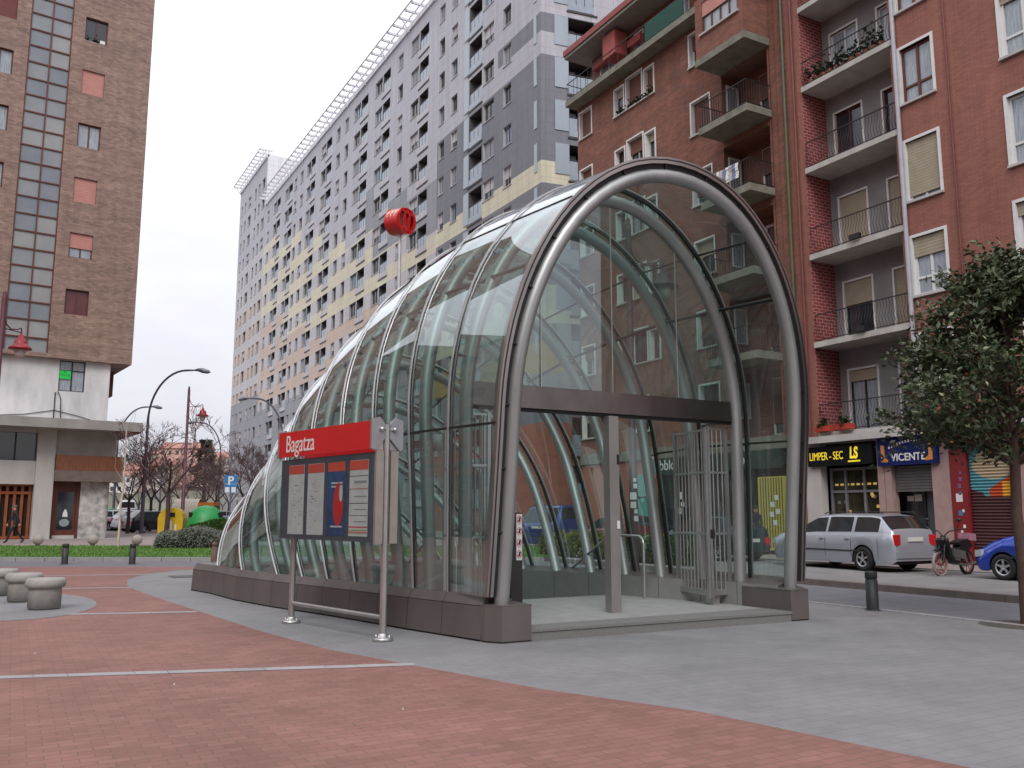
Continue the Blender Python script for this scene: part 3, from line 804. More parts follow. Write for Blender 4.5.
for k in range(3):          # pale openings round the drum wall
    for base_a in (2.2, 3.6, .6):
        n = 18; aa = base_a; hc = -.15 + k * .15; vs_ = []
        for q in range(n):
            t_ = 2 * math.pi * q / n; a = aa + .42 * math.sin(t_); vs_.append(ec + eax * (hc + .05 * math.cos(t_)) + (ex * math.cos(a) + ez * math.sin(a)) * (RD + .004))
        cc = ec + eax * hc + (ex * math.cos(aa) + ez * math.sin(aa)) * (RD + .004)
        mb.add(vs_ + [cc], [(q, (q + 1) % n, n) for q in range(n)], 1)
dr = mb.build('drum', [red_sign, mat('emblem_white', rgb(226, 200, 180), rough=.4)], emb)
for fz in (-HD, HD):
    for off in (-.2, 0, .2):
        mb = MB(); n = 28; vs_ = []
        cc = ec + eax * fz + ex * off * .9 + ez * off * .15
        for (r, hh) in ((.13, -.02), (.185, -.02), (.185, .02), (.13, .02)):
            for k in range(n):
                a = 2 * math.pi * k / n; vs_.append(cc + eax * (hh + off * .02) + ex * math.cos(a) * r * .75 + ez * math.sin(a) * r * 1.7)
        mb.add(vs_, [(q * n + k, q * n + (k + 1) % n, ((q + 1) % 4) * n + (k + 1) % n, ((q + 1) % 4) * n + k) for q in range(4) for k in range(n)], 0)
        mb.build('ring', red_sign, dr)
mb = MB(); n = 30
mb.add([ec + (ex * math.cos(2 * math.pi * k / n) + ez * math.sin(2 * math.pi * k / n)) * (RD - .04) for k in range(n)], [tuple(range(n))]); mb.build('inner_disc', mat('emblem_white', rgb(226, 200, 180), rough=.4), dr)
# outline writing stops here

# ================================================================== BUILDINGS
class Wall:
    """a wall plane: a along it, z up, o outwards from it"""
    def __init__(s, P, d, out):
        s.P = Vector(P); s.d = Vector(d).normalized(); s.n = Vector(out).normalized()
    def __call__(s, a, z, o=0.0):
        q = s.P + s.d * a + s.n * o
        return Vector((q.x, q.y, z))
    def box(s, mb, a0, a1, z0, z1, o0, o1, mi=0):
        v = [s(a, z, o) for z in (z0, z1) for o in (o0, o1) for a in (a0, a1)]
        mb.add(v, [(0, 2, 3, 1), (4, 5, 7, 6), (0, 1, 5, 4), (2, 6, 7, 3), (0, 4, 6, 2), (1, 3, 7, 5)], mi)
    def wall(s, mb, a0, a1, z0, z1, ops, mfn=None, reveal_mi=0):
        """the wall with real openings (a0, a1, z0, z1, depth) and their reveals"""
        mfn = mfn or (lambda a, z: 0)
        A = sorted({a0, a1, *[q for o in ops for q in o[:2]]}); Z = sorted({z0, z1, *[q for o in ops for q in o[2:4]]})
        if hasattr(mfn, 'za'): Z = sorted({*Z, *[z for z in mfn.za if z0 < z < z1]})
        for i in range(len(A) - 1):
            for j in range(len(Z) - 1):
                ca, cz = (A[i] + A[i + 1]) / 2, (Z[j] + Z[j + 1]) / 2
                if any(o[0] < ca < o[1] and o[2] < cz < o[3] for o in ops): continue
                mb.add([s(A[i], Z[j]), s(A[i + 1], Z[j]), s(A[i + 1], Z[j + 1]), s(A[i], Z[j + 1])], [(0, 1, 2, 3)], mfn(ca, cz))
        for o in ops:
            b0, b1, y0, y1, dp = o[:5]
            F = [s(b0, y0), s(b1, y0), s(b1, y1), s(b0, y1)]; K = [s(b0, y0, -dp), s(b1, y0, -dp), s(b1, y1, -dp), s(b0, y1, -dp)]
            mb.add(F + K, [(0, 1, 5, 4), (1, 2, 6, 5), (2, 3, 7, 6), (3, 0, 4, 7)], o[5] if len(o) > 5 else reveal_mi)
def window(W, parent, a0, a1, z0, z1, dp, frame, glass, shutter=None, sh=0.0, panes=2, surround=None, sill=True, fw=.05, name='window', rail=None, sw=.07):
    """glass and sashes set back in the opening; children: surround, sill, shutter"""
    mb = MB()
    W.box(mb, a0, a1, z0, z1, -dp - .03, -dp, 1)
    for (b0, b1, y0, y1) in ((a0, a1, z1 - fw, z1), (a0, a1, z0, z0 + fw), (a0, a0 + fw, z0 + fw, z1 - fw), (a1 - fw, a1, z0 + fw, z1 - fw)):
        W.box(mb, b0, b1, y0, y1, -dp + .001, -dp + .05, 0)
    for k in range(1, panes):
        c = a0 + (a1 - a0) * k / panes; W.box(mb, c - fw * .6, c + fw * .6, z0 + fw, z1 - fw, -dp + .001, -dp + .045, 0)
    if rail: W.box(mb, a0 + fw, a1 - fw, z0 + (z1 - z0) * rail - fw * .5, z0 + (z1 - z0) * rail + fw * .5, -dp + .001, -dp + .047, 0)
    w = mb.build(name, [frame, glass], parent)
    if surround:
        mb = MB()
        for (b0, b1, y0, y1) in ((a0 - sw, a1 + sw, z1, z1 + sw), (a0 - sw, a0, z0, z1), (a1, a1 + sw, z0, z1)): W.box(mb, b0, b1, y0, y1, -dp, .035, 0)
        mb.build('surround', surround, w)
    if sill:
        mb = MB(); W.box(mb, a0 - .1, a1 + .1, z0 - .07, z0, -dp, .09); mb.build('sill', concrete_l, w)
    if shutter and sh > 0:
        mb = MB(); zz = z1; n = max(2, int((z1 - z0) * sh / .09)); st_ = (z1 - z0) * sh / n
        for k in range(n): W.box(mb, a0 + .01, a1 - .01, zz - st_ + .008, zz, -dp + .06, -dp + .085); zz -= st_
        W.box(mb, a0 + .01, a1 - .01, z1 - (z1 - z0) * sh, z1, -dp + .052, -dp + .06)
        mb.build('shutter', shutter, w)
    return w
def railing(W, parent, a0, a1, z0, h_, o, m, step=.12, wavy=True, ends=None, name='railing'):
    mb = MB()
    W.box(mb, a0, a1, z0 + h_ - .03, z0 + h_, o - .02, o + .02)
    W.box(mb, a0, a1, z0 + .06, z0 + .085, o - .012, o + .012)
    n = int((a1 - a0) / step)
    for k in range(n + 1):
        a = a0 + (a1 - a0) * k / n
        if wavy:
            pr = [(0, .07), (.05, .2), (.10, .36), (.06, .5), (0, .62), (-.03, .76), (0, h_ - .02)]
            mb.tube([W(a, z0 + z, o + x) for x, z in pr], .009, n=4, cap=False)
        else: W.box(mb, a - .008, a + .008, z0 + .07, z0 + h_ - .02, o - .008, o + .008)
    if ends:
        for ae in ends[0]:
            for z in (z0 + h_ - .015, z0 + .07): mb.bar(W(ae, z, o), W(ae, z, ends[1]), .03)
            q = max(2, int(abs(o - ends[1]) / step))
            for k in range(1, q): c = ends[1] + (o - ends[1]) * k / q; mb.bar(W(ae, z0 + .07, c), W(ae, z0 + h_ - .02, c), .016)
    return mb.build(name, m, parent)
pot_red = mat('flower_box_red', rgb(178, 62, 44), rough=.7)
leafm = mat('pot_leaves', rgb(52, 74, 38), rough=.8, var=.4, scale=9)
def leaf_clump(mb, c, rx, ry, rz_, n, size, mi=0, r_=random):
    for k in range(n):
        p = Vector((r_.gauss(0, .45) * rx, r_.gauss(0, .45) * ry, abs(r_.gauss(0, .5)) * rz_)) + Vector(c)
        a = r_.uniform(0, 6.28); b = r_.uniform(-.8, .8)
        u = Vector((math.cos(a), math.sin(a), b)) * size; w = Vector((-math.sin(a), math.cos(a), r_.uniform(-.5, .5))) * size * .5
        mb.add([p, p + u * .5 + w, p + u, p + u * .5 - w], [(0, 1, 2, 3)], mi)

# ---- central red brick block -------------------------------------------------
XF = 24.0
Wc = Wall((XF, 22.3), (0, 1), (-1, 0))       # a = Y - 22.3 ; runs away from the camera
cb_root = thing('apartment_building', (26, 29, .15), 'mottled red brick apartment block with white framed windows and a roof terrace', 'building')
A1 = 35.78 - 22.3
ops = []; FL = [20.5, 17.4, 14.3, 11.25, 8.27]
for z in FL:
    for (y0, y1, h_) in ((34.52, 35.58, 1.45), (31.82, 32.56, 1.38), (30.42, 31.62, 1.55), (29.55, 30.24, 1.38), (25.96, 27.12, 1.5)):
        if y0 > 28 and y0 < 33 and z < 8: continue
        ops.append((y0 - 22.3, y1 - 22.3, z, z + h_, .26))
ops.append((25.96 - 22.3, 27.12 - 22.3, 5.2, 6.75, .26))
ops.append((30.42 - 22.3, 31.62 - 22.3, 5.2, 6.75, .26)); ops.append((34.52 - 22.3, 35.58 - 22.3, 5.2, 6.6, .26))
for j, z in enumerate([16.75, 13.65, 10.5, 7.4, 4.45]): ops.append((22.75 - 22.3, 25.25 - 22.3, z, z + 2.55, 1.0, 1))
mb = MB(); Wc.wall(mb, .35, A1, 4.4, 22.25, ops, reveal_mi=0)
Wc.box(mb, -.4, .35, .15, 25.0, -1.2, -.02, 0)             # brick pier at the party wall
mb.build('wall', [brick_c, brick_c], cb_root, fix=False)
sidew = Wall((XF, 35.78), (1, 0), (0, 1))
mb = MB(); sidew.wall(mb, 0, 12, .15, 22.25, []); mb.build('side_wall', brick_c, cb_root, fix=False)
rr = random.Random(5)
for o in ops:
    if o[4] > .5: continue
    w_ = o[1] - o[0]; sh = rr.choice((0, 0, .45, .7, 1.0, 1.0, .3)); 
    window(Wc, cb_root, o[0] + .02, o[1] - .02, o[2] + .02, o[3] - .02, .26, rr.choice((pale_f, white_f, brown_f)), rr.choice((glass_d, glass_d, glass_c)), rr.choice((shut_brown, shut_brown, shut_tan)), sh, panes=2 if w_ > .9 else 1, surround=white_f)
# balconies with recessed glazed doors
for j, z in enumerate([16.75, 13.65, 10.5, 7.4, 4.45]):
    mb = MB(); mb.add([Wc(.45, z, -1.0), Wc(2.95, z, -1.0), Wc(2.95, z + 2.55, -1.0), Wc(.45, z + 2.55, -1.0)], [(0, 1, 2, 3)]); 
    bk = mb.build('balcony_recess', brick_c, cb_root, fix=False)
    W2 = Wall((XF + 1.0, 22.3), (0, 1), (-1, 0))
    window(W2, cb_root, .7, 1.75, z + .1, z + 2.2, -.02, white_f, glass_d, shut_brown, rr.choice((0, .5, .8)), panes=2, surround=white_f, sill=False, name='balcony_door')
    W3 = Wall((XF + .05, 25.24), (1, 0), (0, -1))
    window(W3, cb_root, .15, .8, z + .8, z + 2.2, -.02, white_f, glass_c, None, 0, panes=1, surround=None, sill=False, name='side_window')
    if j == 4: continue
    mb = MB(); Wc.box(mb, .32, 2.98, z - .28, z, .0, 1.28)
    sl = mb.build('balcony_slab', mat('mossy_concrete', rgb(124, 122, 110), rough=.9, var=.25, scale=2.5), cb_root)
    railing(Wc, sl, .36, 2.94, z, 1.0, 1.22, iron, step=.13, wavy=False, ends=((.36, 2.94), .02))
    if j == 1:
        mb = MB(); r2 = random.Random(9)
        for k in range(9):
            a = .9 + k * .17; n = 7
            for q in range(n - 1):
                z0_, z1_ = z + .98 - q * .1, z + .98 - (q + 1) * .1
                w0 = 1.255 + .02 * math.sin(q * 1.3 + k)
                mb.add([Wc(a, z0_, w0), Wc(a + .15, z0_, w0 + .01), Wc(a + .15, z1_, w0 + .015), Wc(a, z1_, w0)], [(0, 1, 2, 3)], k % 3)
        lo = mb.build('washing', [white_p, mat('cloth_blue', rgb(120, 130, 160)), mat('cloth_grey', rgb(190, 186, 186))], cb_root, fix=False)
# enclosed brick bay at the top
zb = 19.35
mb = MB(); Wc.wall(mb, .32, .32, zb, zb, [])
Wb = Wall((XF - 1.28, 22.3), (0, 1), (-1, 0))
bo = (.62, 2.6, 20.6, 21.95, .12)
mb = MB(); Wb.wall(mb, .32, 2.98, zb + .28, 22.2, [bo]); 
for a in (.32, 2.98):
    q = [Wc(a, zb + .28, 0), Wc(a, zb + .28, 1.28), Wc(a, 22.2, 1.28), Wc(a, 22.2, 0)]; mb.add(q, [(0, 1, 2, 3)])
mb.add([Wc(.32, 22.2, 0), Wc(2.98, 22.2, 0), Wc(2.98, 22.2, 1.28), Wc(.32, 22.2, 1.28)], [(0, 1, 2, 3)])
bay = mb.build('bay', brick_c, cb_root, fix=False)
mb = MB(); Wc.box(mb, .28, 3.02, zb, zb + .28, 0, 1.32); mb.build('bay_slab', MATS['mossy_concrete'], bay)
window(Wb, cb_root, bo[0], bo[1], bo[2], bo[3], .12, brown_f, glass_c, shut_pink, .45, panes=4, surround=None)
# terrace, penthouse and roof
mb = MB(); Wc.box(mb, -.35, A1 + .05, 22.25, 22.55, -12, .72, 0); mb.build('terrace_slab', MATS['mossy_concrete'], cb_root)
railing(Wc, cb_root, -.3, A1, 22.56, .95, .64, iron, step=.6, wavy=False, ends=((A1,), -.6))
Wp = Wall((XF + .75, 22.3), (0, 1), (-1, 0))
pops = [(.8, 1.9, 23.0, 24.6, .1), (3.4, 4.4, 22.7, 24.7, .1), (5.6, 6.3, 23.1, 24.6, .1), (6.5, 7.4, 22.65, 24.7, .1), (8.9, 9.5, 22.7, 24.6, .1), (11.2, 12.4, 22.7, 24.5, .1)]
mb = MB(); Wp.wall(mb, -.35, A1 - .3, 22.55, 25.05, pops); mb.build('penthouse_wall', brick_c, cb_root, fix=False)
for o in pops: window(Wp, cb_root, o[0] + .02, o[1] - .02, o[2], o[3], .1, white_f, rr.choice((glass_c, glass_d)), None, 0, panes=2, surround=white_f, sill=False)
mb = MB(); Wc.box(mb, -.5, A1 + .35, 25.05, 25.2, -13, .55, 0)
rf = mb.build('roof_eave', mat('eave_soffit', rgb(140, 134, 128), rough=.8), cb_root)
mb = MB(); Wc.box(mb, -.52, A1 + .38, 25.2, 25.5, -13, .62, 0); mb.build('fascia', mat('red_fascia', rgb(138, 66, 58), rough=.6), rf)
mb = MB(); Wc.box(mb, 4.35, 6.95, 22.6, 23.45, .67, .70); mb.build('green_screen', mat('green_canvas', rgb(28, 72, 60), rough=.8, var=.1), cb_root)
for a0, a1, zt in ((8.7, 9.7, 24.3), (11.1, 12.7, 24.5)):
    mb = MB(); Wp.box(mb, a0, a1, zt - .35, zt, .1, .35); mb.build('awning', mat('awning_red', rgb(150, 70, 66), rough=.8), cb_root)
mb = MB(); Wp.box(mb, 9.9, 10.9, 23.7, 24.9, .2, .95); mb.build('plant_box', mat('duct_red', rgb(158, 78, 74), rough=.7), cb_root)
# flower boxes under the triple window
r2 = random.Random(2); mb = MB()
for a in np.arange(7.35, 10.2, .16): leaf_clump(mb, Wc(a, 20.5, .0), .12, .12, .28, 16, .12, 0, r2)
mb.build('window_plants', leafm, cb_root, fix=False)
# ground floor of the central block: painted wall, green fascia, bank front
mb = MB(); Wc.box(mb, .35, A1 + .02, 3.95, 4.42, -.3, .06); mb.build('cornice', MATS['mossy_concrete'], cb_root)
mb = MB(); Wc.box(mb, 4.0, A1, .15, 3.95, -.4, -.02, 0); mb.build('shop_wall', mat('orange_render', rgb(158, 100, 82), rough=.85, var=.12, scale=1.5), cb_root)
mb = MB(); Wc.box(mb, .5, 7.8, 3.25, 3.94, 0, .14)
fs_ = mb.build('shop_fascia', mat('dark_green_sign', rgb(24, 52, 46), rough=.4), cb_root)
for a in (6.9, 2.45):
    text('lettering', 'bbk', white_p, Wc(a, 3.62, .146), (0, -1, 0), (0, 0, 1), .62, fs_, ext=.004)
mb = MB(); Wc.box(mb, 1.9, 7.6, .5, 3.2, -.2, -.015 + .02, 0)
for a in (1.95, 3.4, 4.9, 6.2, 7.55): Wc.box(mb, a - .05, a + .05, .2, 3.2, .0, .06, 1)
mb.build('shop_window', [glass_d, steel_dark], cb_root)
mb = MB(); Wc.box(mb, 8.0, 9.6, .9, 3.3, -.01, .03, 0); Wc.box(mb, 8.0, 9.6, 2.3, 2.36, .03, .05, 1); mb.build('shop_shutter', [mat('teal_panel', rgb(88, 160, 150), rough=.5), steel_dark], cb_root)
mb = MB(); Wc.box(mb, .55, 1.8, .3, 2.95, -.15, .02, 0)
for k in range(9): Wc.box(mb, .6 + k * .13, .65 + k * .13, .4, 2.9, .02, .03, 1)
for (a, z) in ((.8, 2.1), (1.0, 1.85), (.75, 1.6), (1.05, 1.5), (.9, 1.2)): Wc.box(mb, a, a + .2, z, z + .18, .031, .035, 2)
mb.build('lit_shop_window', [mat('yellow_lit_glass', rgb(140, 126, 52), rough=.3, emit=((1, .8, .2, 1), .14)), mat('olive_bar', rgb(90, 84, 30)), white_p], cb_root)
mb = MB()
for (a, z, w_, h_) in ((6.05, 2.2, .16, .3), (5.9, 1.9, .22, .18), (6.1, 1.6, .3, .25)): Wc.box(mb, a, a + w_, z, z + h_, .031 + .03, .066)
mb.build('notice', white_p, cb_root)

# ---- right-hand block: smooth brick, deep balconies, three shops ------------------
Wr = Wall((XF, 0.0), (0, 1), (-1, 0))           # a = Y
rb = thing('apartment_building', (26, 12, .15), 'smooth red brick apartment block with grey balcony recess over three shops', 'building')
SL = [16.95, 13.85, 10.65, 7.5, 4.35]; SL = [20.05] + SL
rops = []
for z, h_ in ((17.75, 1.9), (14.6, 1.85), (11.35, 1.95), (8.3, 1.85), (5.2, 1.85)):
    rops.append((15.95, 17.1, z, z + h_, .26)); rops.append((12.5, 13.78, z + (.02), z + h_ + .1, .26)); rops.append((8.9, 10.2, z, z + h_, .26))
rops.append((17.42, 21.13, 4.35, 24.0, 1.2, 1))
mb = MB(); Wr.wall(mb, -12, 22.3 - .05, 4.2, 25.5, rops, reveal_mi=0)
red_gloss = brick('recess_side_brick', rgb(140, 62, 62), rgb(122, 52, 54), rgb(176, 120, 116), bw=.3, bh=.12, ms=.02, big=.15, bump=.3)
mb.build('wall', [brick_r, red_gloss], rb, fix=False)
mb = MB(); Wr.box(mb, 21.8, 22.28, .15, 25, -.3, .04, 0); mb.build('brick_pier', brick_c, rb)
grey_render = mat('grey_roughcast', rgb(140, 136, 136), rough=.95, var=.14, scale=1.2, bump=.6, bscale=70)
Wk = Wall((XF + 1.2, 0), (0, 1), (-1, 0))
kops = []
for z in SL[:-1] + [SL[-1]]:
    kops.append((19.55, 20.75, z + .02, z + 2.2, .12)); kops.append((17.5, 18.7, z + .02, z + 2.2, .12))
mb = MB(); Wk.wall(mb, 17.3, 21.2, 4.3, 24, kops); mb.build('recess_wall', grey_render, rb, fix=False)
rr = random.Random(21)
for i, o in enumerate(kops):
    fl = i // 2; fr = brown_f if fl in (2,) else (white_f if fl in (0, 1) else iron)
    g_ = glass_c if fl in (0, 1, 5) else glass_d
    sh = {0: 0, 1: 0, 2: 0, 3: .92, 4: .38, 5: .18}[fl] if i % 2 == 0 else {0: 0, 1: 0, 2: 0, 3: 1.0, 4: 1.0, 5: .3}[fl]
    window(Wk, rb, o[0] + .02, o[1] - .02, o[2], o[3], .12, fr, g_, shut_tan, sh, panes=2, surround=white_f, sill=False, name='balcony_door')
for i, z in enumerate(SL):
    mb = MB(); Wr.box(mb, 17.3, 21.1, z - .19, z, -1.2, .08)
    sl = mb.build('balcony_slab', mat('pale_slab', rgb(182, 178, 172), rough=.85, var=.14, scale=2.0, streak=(1, 1, .4)), rb)
    railing(Wr, sl, 17.36, 21.06, z, .98, .06 - .06, iron, step=.115, wavy=True)
    if i in (1,):
        r2 = random.Random(4)
        for a in np.arange(17.8, 21.0, .3):
            c0 = Wr(a, z + .01, -.12)
            pt_ = thing('potted_plant', c0, 'leafy plant in a small clay pot behind the railing of the planted upper balcony', 'potted plant', 'potted plants along the upper balcony')
            mb = MB(); mb.lathe([(0, 0), (.09, 0), (.12, .2), (0, .2)], c0, n=8); mb.build('pot', mat('terracotta', rgb(140, 80, 64)), pt_)
            mb = MB(); leaf_clump(mb, Wr(a, z + .2, -.1), .16, .16, .35 + .25 * r2.random(), 34, .13, 0, r2); mb.build('leaves', leafm, pt_, fix=False)
    if i == 5:
        for a in (19.9, 20.75):
            mb = MB(); Wr.box(mb, a - .3, a + .3, z + .02, z + .2, -.05 + .08, .30); q = mb.build('flower_box', pot_red, rb)
            mb = MB(); r2 = random.Random(int(a * 10)); leaf_clump(mb, Wr(a, z + .2, .18), .3, .12, .3, 60, .12, 0, r2); mb.build('plant', leafm, q, fix=False)
    if i == 3 or i == 4:
        for a in (19.1,):
            mb = MB(); Wr.box(mb, a - .2, a + .2, z + .03, z + .2, .06, .2); mb.build('pot_holder', iron, rb)
shm = [shut_brown, None, shut_tan, shut_tan, shut_tan]
for i, o in enumerate(rops[:-1]):
    fl, c = divmod(i, 3)
    fr = brown_f if (fl == 1 and c == 0) or (fl == 0) else white_f
    sh = [[.0, 0, .3], [0, .15, .5], [.92, 0, 1], [.34, .2, .2], [.5, .5, .5]][fl][c]
    window(Wr, rb, o[0] + .02, o[1] - .02, o[2], o[3], .14, fr, glass_c if c != 2 else glass_d, shut_tan, sh, panes=2, surround=white_f, rail=.3, fw=.07, sw=.09)
mb = MB(); mb.tube([(XF - .1, 17.2, 4.4), (XF - .1, 17.2, 25)], .07, n=8); mb.build('drainpipe', mat('pale_pipe', rgb(176, 176, 184), rough=.4), rb)
mb = MB(); mb.tube([(XF - .06, 15.45, 4.4), (XF - .06, 15.45, 25)], .03, n=6); mb.tube([(XF - .08, 21.45, 4.3), (XF - .08, 21.45, 25)], .045, n=8); mb.build('service_pipe', mat('brown_pipe', rgb(120, 64, 60), rough=.5), rb)
mb = MB(); mb.tube([(XF - .12, 21.86, 4.0), (XF - .12, 21.86, 25)], .06, n=8); mb.build('gutter_pipe', mat('green_pipe', rgb(84, 86, 62), rough=.5), cb_root)
mb = MB(); Wr.box(mb, -12, 22.3, 4.2 - .22, 4.2, -.5, .32); mb.build('canopy_ledge', concrete_l, rb)
# ground floor
pinkm = mat('pink_stone', rgb(168, 140, 134), rough=.6, var=.12, scale=3, bump=.05)
redpil = mat('red_pillar_paint', rgb(128, 34, 38), rough=.5, var=.12, scale=2)
mb = MB()
for (a0, a1, mi) in ((21.15, 22.0, 0), (18.62, 18.86, 1), (18.36, 18.6, 1), (16.36, 16.95, 1), (13.9, 14.4, 1), (-12, 11.0, 1)): Wr.box(mb, a0, a1, .15, 3.98, -.3, .02, mi)
mb.build('shop_pillar', [concrete_l, pinkm], rb)
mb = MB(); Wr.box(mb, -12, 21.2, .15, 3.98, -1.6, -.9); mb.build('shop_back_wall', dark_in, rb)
def shop_sign(a0, a1, z0, z1, m, th_=.16):
    mb = MB(); Wr.box(mb, a0, a1, z0, z1, .022, th_); return mb.build('shop_sign', m, rb)
s1_ = shop_sign(18.92, 21.55, 3.2, 3.86, mat('black_sign', rgb(22, 22, 22), rough=.7, spec=.15))
text('lettering', 'LIMPER - SEC', yellow_p, Wr(20.76, 3.52, .166), (0, -1, 0), (0, 0, 1), .38, s1_, sx=.66, ext=.004)
text('logo_letters', 'LS', yellow_p, Wr(19.62, 3.57, .168), (0, -1, 0), (.0, -.08, 1), .52, s1_, sx=.66, ext=.006, bold=.018)
mb = MB(); Wr.box(mb, 19.38, 19.86, 3.29, 3.34, .162, .17); mb.build('logo_underline', yellow_p, s1_)
s2_ = shop_sign(16.65, 18.72, 3.1, 4.0, mat('navy_sign', rgb(26, 36, 88), rough=.7, var=.15, spec=.15))
text('lettering', 'VICENTE', white_p, Wr(17.62, 3.33, .166), (0, -1, 0), (0, 0, 1), .32, s2_, sx=.95, ext=.004, bold=.006)
arc = 'zapatos'
mb = MB()
for k in range(12):
    t_ = k / 11; a = 18.25 - t_ * 1.1; z = 3.62 + .17 * math.sin(t_ * 2.2); Wr.box(mb, a, a + .05, z, z + .075, .1605, .164)
mb.build('arched_script', white_p, s2_)
for a, sgn in ((18.5, 1), (16.86, -1)):
    mb = MB(); fn = lambda x, z, c: Wr(a + x * sgn, z, c)
    mb.prism([(.08, 3.22), (-.16, 3.2), (-.17, 3.27), (-.05, 3.36), (-.05, 3.72), (.08, 3.76)], .1605, .166, 0, fn); mb.build('boot_emblem', mat('boot_tan', rgb(200, 130, 70), rough=.5), s2_)
mb = MB(); Wr.box(mb, -2, 16.3, 3.66, 3.94, .02, .3); mb.build('orange_fascia', mat('orange_fascia', rgb(206, 126, 32), rough=.5), rb)
text('lettering', 'ZIN', black_m, Wr(14.5, 3.8, .306), (0, -1, 0), (0, 0, 1), .26, rb, ext=.003, bold=.01)
# shop 1: aluminium glazing
mb = MB(); Wr.box(mb, 18.9, 21.12, .3, 3.15, -.55, -.5, 1)
for a in (18.93, 19.75, 20.5, 21.1): Wr.box(mb, a - .04, a + .04, .2, 3.15, -.5, -.42, 0)
for z in (.25, 2.35, 3.1): Wr.box(mb, 18.9, 21.12, z - .04, z + .04, -.5, -.43, 0)
sw_ = mb.build('shop_window', [mat('alu_frame', rgb(132, 132, 134), rough=.6, spec=.2), mat('shop_glass', rgb(56, 54, 40), rough=.08, var=.5, scale=1.5)], rb)
mb = MB(); rr = random.Random(8)
for k in range(26):
    a = rr.uniform(19.0, 20.9); z = rr.uniform(.5, 2.2); Wr.box(mb, a, a + .12, z, z + .1, -.499, -.495, rr.randrange(3))
for k in range(9): Wr.box(mb, 19.1 + k * .22, 19.24 + k * .22, 2.55, 2.62, -.499, -.495, 0)
mb.build('window_display', [mat('display_ochre', rgb(150, 120, 40), emit=((1, .7, .2, 1), .25)), mat('display_brown', rgb(90, 62, 40)), mat('display_grey', rgb(130, 130, 126))], sw_)
# shop 2: half raised roller shutter
mb = MB(); z = 3.08
while z > 2.3: Wr.box(mb, 16.97, 18.34, z - .075, z, -.2, -.16); z -= .09
Wr.box(mb, 16.97, 18.34, 2.3, 3.09, -.24, -.201, 1); mb.build('roller_shutter', [shut_grey, steel_dark], rb)
mb = MB(); Wr.box(mb, 16.97, 18.34, .2, 2.3, -.62, -.58, 1); Wr.box(mb, 17.6, 17.66, .2, 2.3, -.58, -.52, 0); Wr.box(mb, 16.97, 17.6, .2, 2.3, -.5798, -.57, 2)
d2 = mb.build('shop_door', [steel_dark, glass_d, mat('blue_grey_panel', rgb(92, 98, 108), rough=.4)], rb)
mb = MB()
for (a, z, w_, h_) in ((18.05, 2.0, .22, .16), (17.75, 2.0, .26, .2), (17.2, 1.55, .12, .2)): Wr.box(mb, a, a + w_, z, z + h_, -.568, -.56)
mb.build('notice', white_p, d2)
# shop 3: red pillars and painted shutter
mb = MB()
for (a0, a1) in ((15.82, 16.34), (14.42, 14.55)): Wr.box(mb, a0, a1, .15, 3.66, -.25, .04)
mb.build('red_pillar', redpil, rb)
mb = MB(); rr = random.Random(3)
for (z, s_, mi) in ((2.55, .09, 1), (2.35, .1, 1), (1.95, .2, 0), (2.15, .08, 2), (1.55, .13, 2), (1.65, .07, 0), (1.2, .08, 0), (1.05, .07, 0), (2.75, .06, 1)):
    a = 16.02 + rr.uniform(-.06, .05); mb = MB(); Wr.box(mb, a, a + s_, z, z + s_ * 1.2, .041, .045, mi); mb.build('sticker', [white_p, mat('violet_ink', rgb(120, 90, 130)), mat('blue_ink', rgb(70, 120, 150))], rb)
mur = bpy.data.materials.new('painted_shutter'); mur.use_nodes = True; t = mur.node_tree; p = t.nodes['Principled BSDF']; p.inputs['Roughness'].default_value = .6
tcn = N(t, 'ShaderNodeTexCoord'); sx = N(t, 'ShaderNodeSeparateXYZ'); t.links.new(tcn.outputs['Object'], sx.inputs[0])
nn = N(t, 'ShaderNodeTexNoise', Scale=2.2, Detail=3.0); t.links.new(tcn.outputs['Object'], nn.inputs['Vector'])
def mth(op, a, b=None, c=None, clamp=False):
    n_ = N(t, 'ShaderNodeMath', operation=op); n_.use_clamp = clamp
    for k, x in enumerate((a, b, c)):
        if x is None: continue
        if isinstance(x, (int, float)): n_.inputs[k].default_value = x
        else: t.links.new(x, n_.inputs[k])
    return n_.outputs[0]
wob = mth('MULTIPLY', mth('SUBTRACT', nn.outputs['Fac'], .5), .5)
Yc, Zc = sx.outputs['Y'], sx.outputs['Z']
def mixc(fac, a, col):
    m_ = N(t, 'ShaderNodeMix', data_type='RGBA'); t.links.new(fac, m_.inputs['Factor'])
    if isinstance(a, tuple): m_.inputs['A'].default_value = a
    else: t.links.new(a, m_.inputs['A'])
    m_.inputs['B'].default_value = col; return m_.outputs['Result']
hyp = lambda y0, z0, ry, rz_: mth('ADD', mth('POWER', mth('ABSOLUTE', mth('DIVIDE', mth('SUBTRACT', Yc, y0), ry)), 2.0), mth('POWER', mth('ABSOLUTE', mth('DIVIDE', mth('SUBTRACT', Zc, z0), rz_)), 2.0))
diag = mth('ADD', mth('ADD', Zc, mth('MULTIPLY', Yc, .55)), wob)          # rises towards the near end
c = mixc(mth('GREATER_THAN', mth('SUBTRACT', mth('ADD', Zc, wob), mth('MULTIPLY', mth('ABSOLUTE', mth('SUBTRACT', Yc, 15.3)), .45)), 2.12), rgb(78, 44, 46), rgb(84, 150, 160))
c = mixc(mth('LESS_THAN', mth('ADD', hyp(15.1, 3.0, .62, .42), wob), 1.0), c, rgb(184, 168, 138))
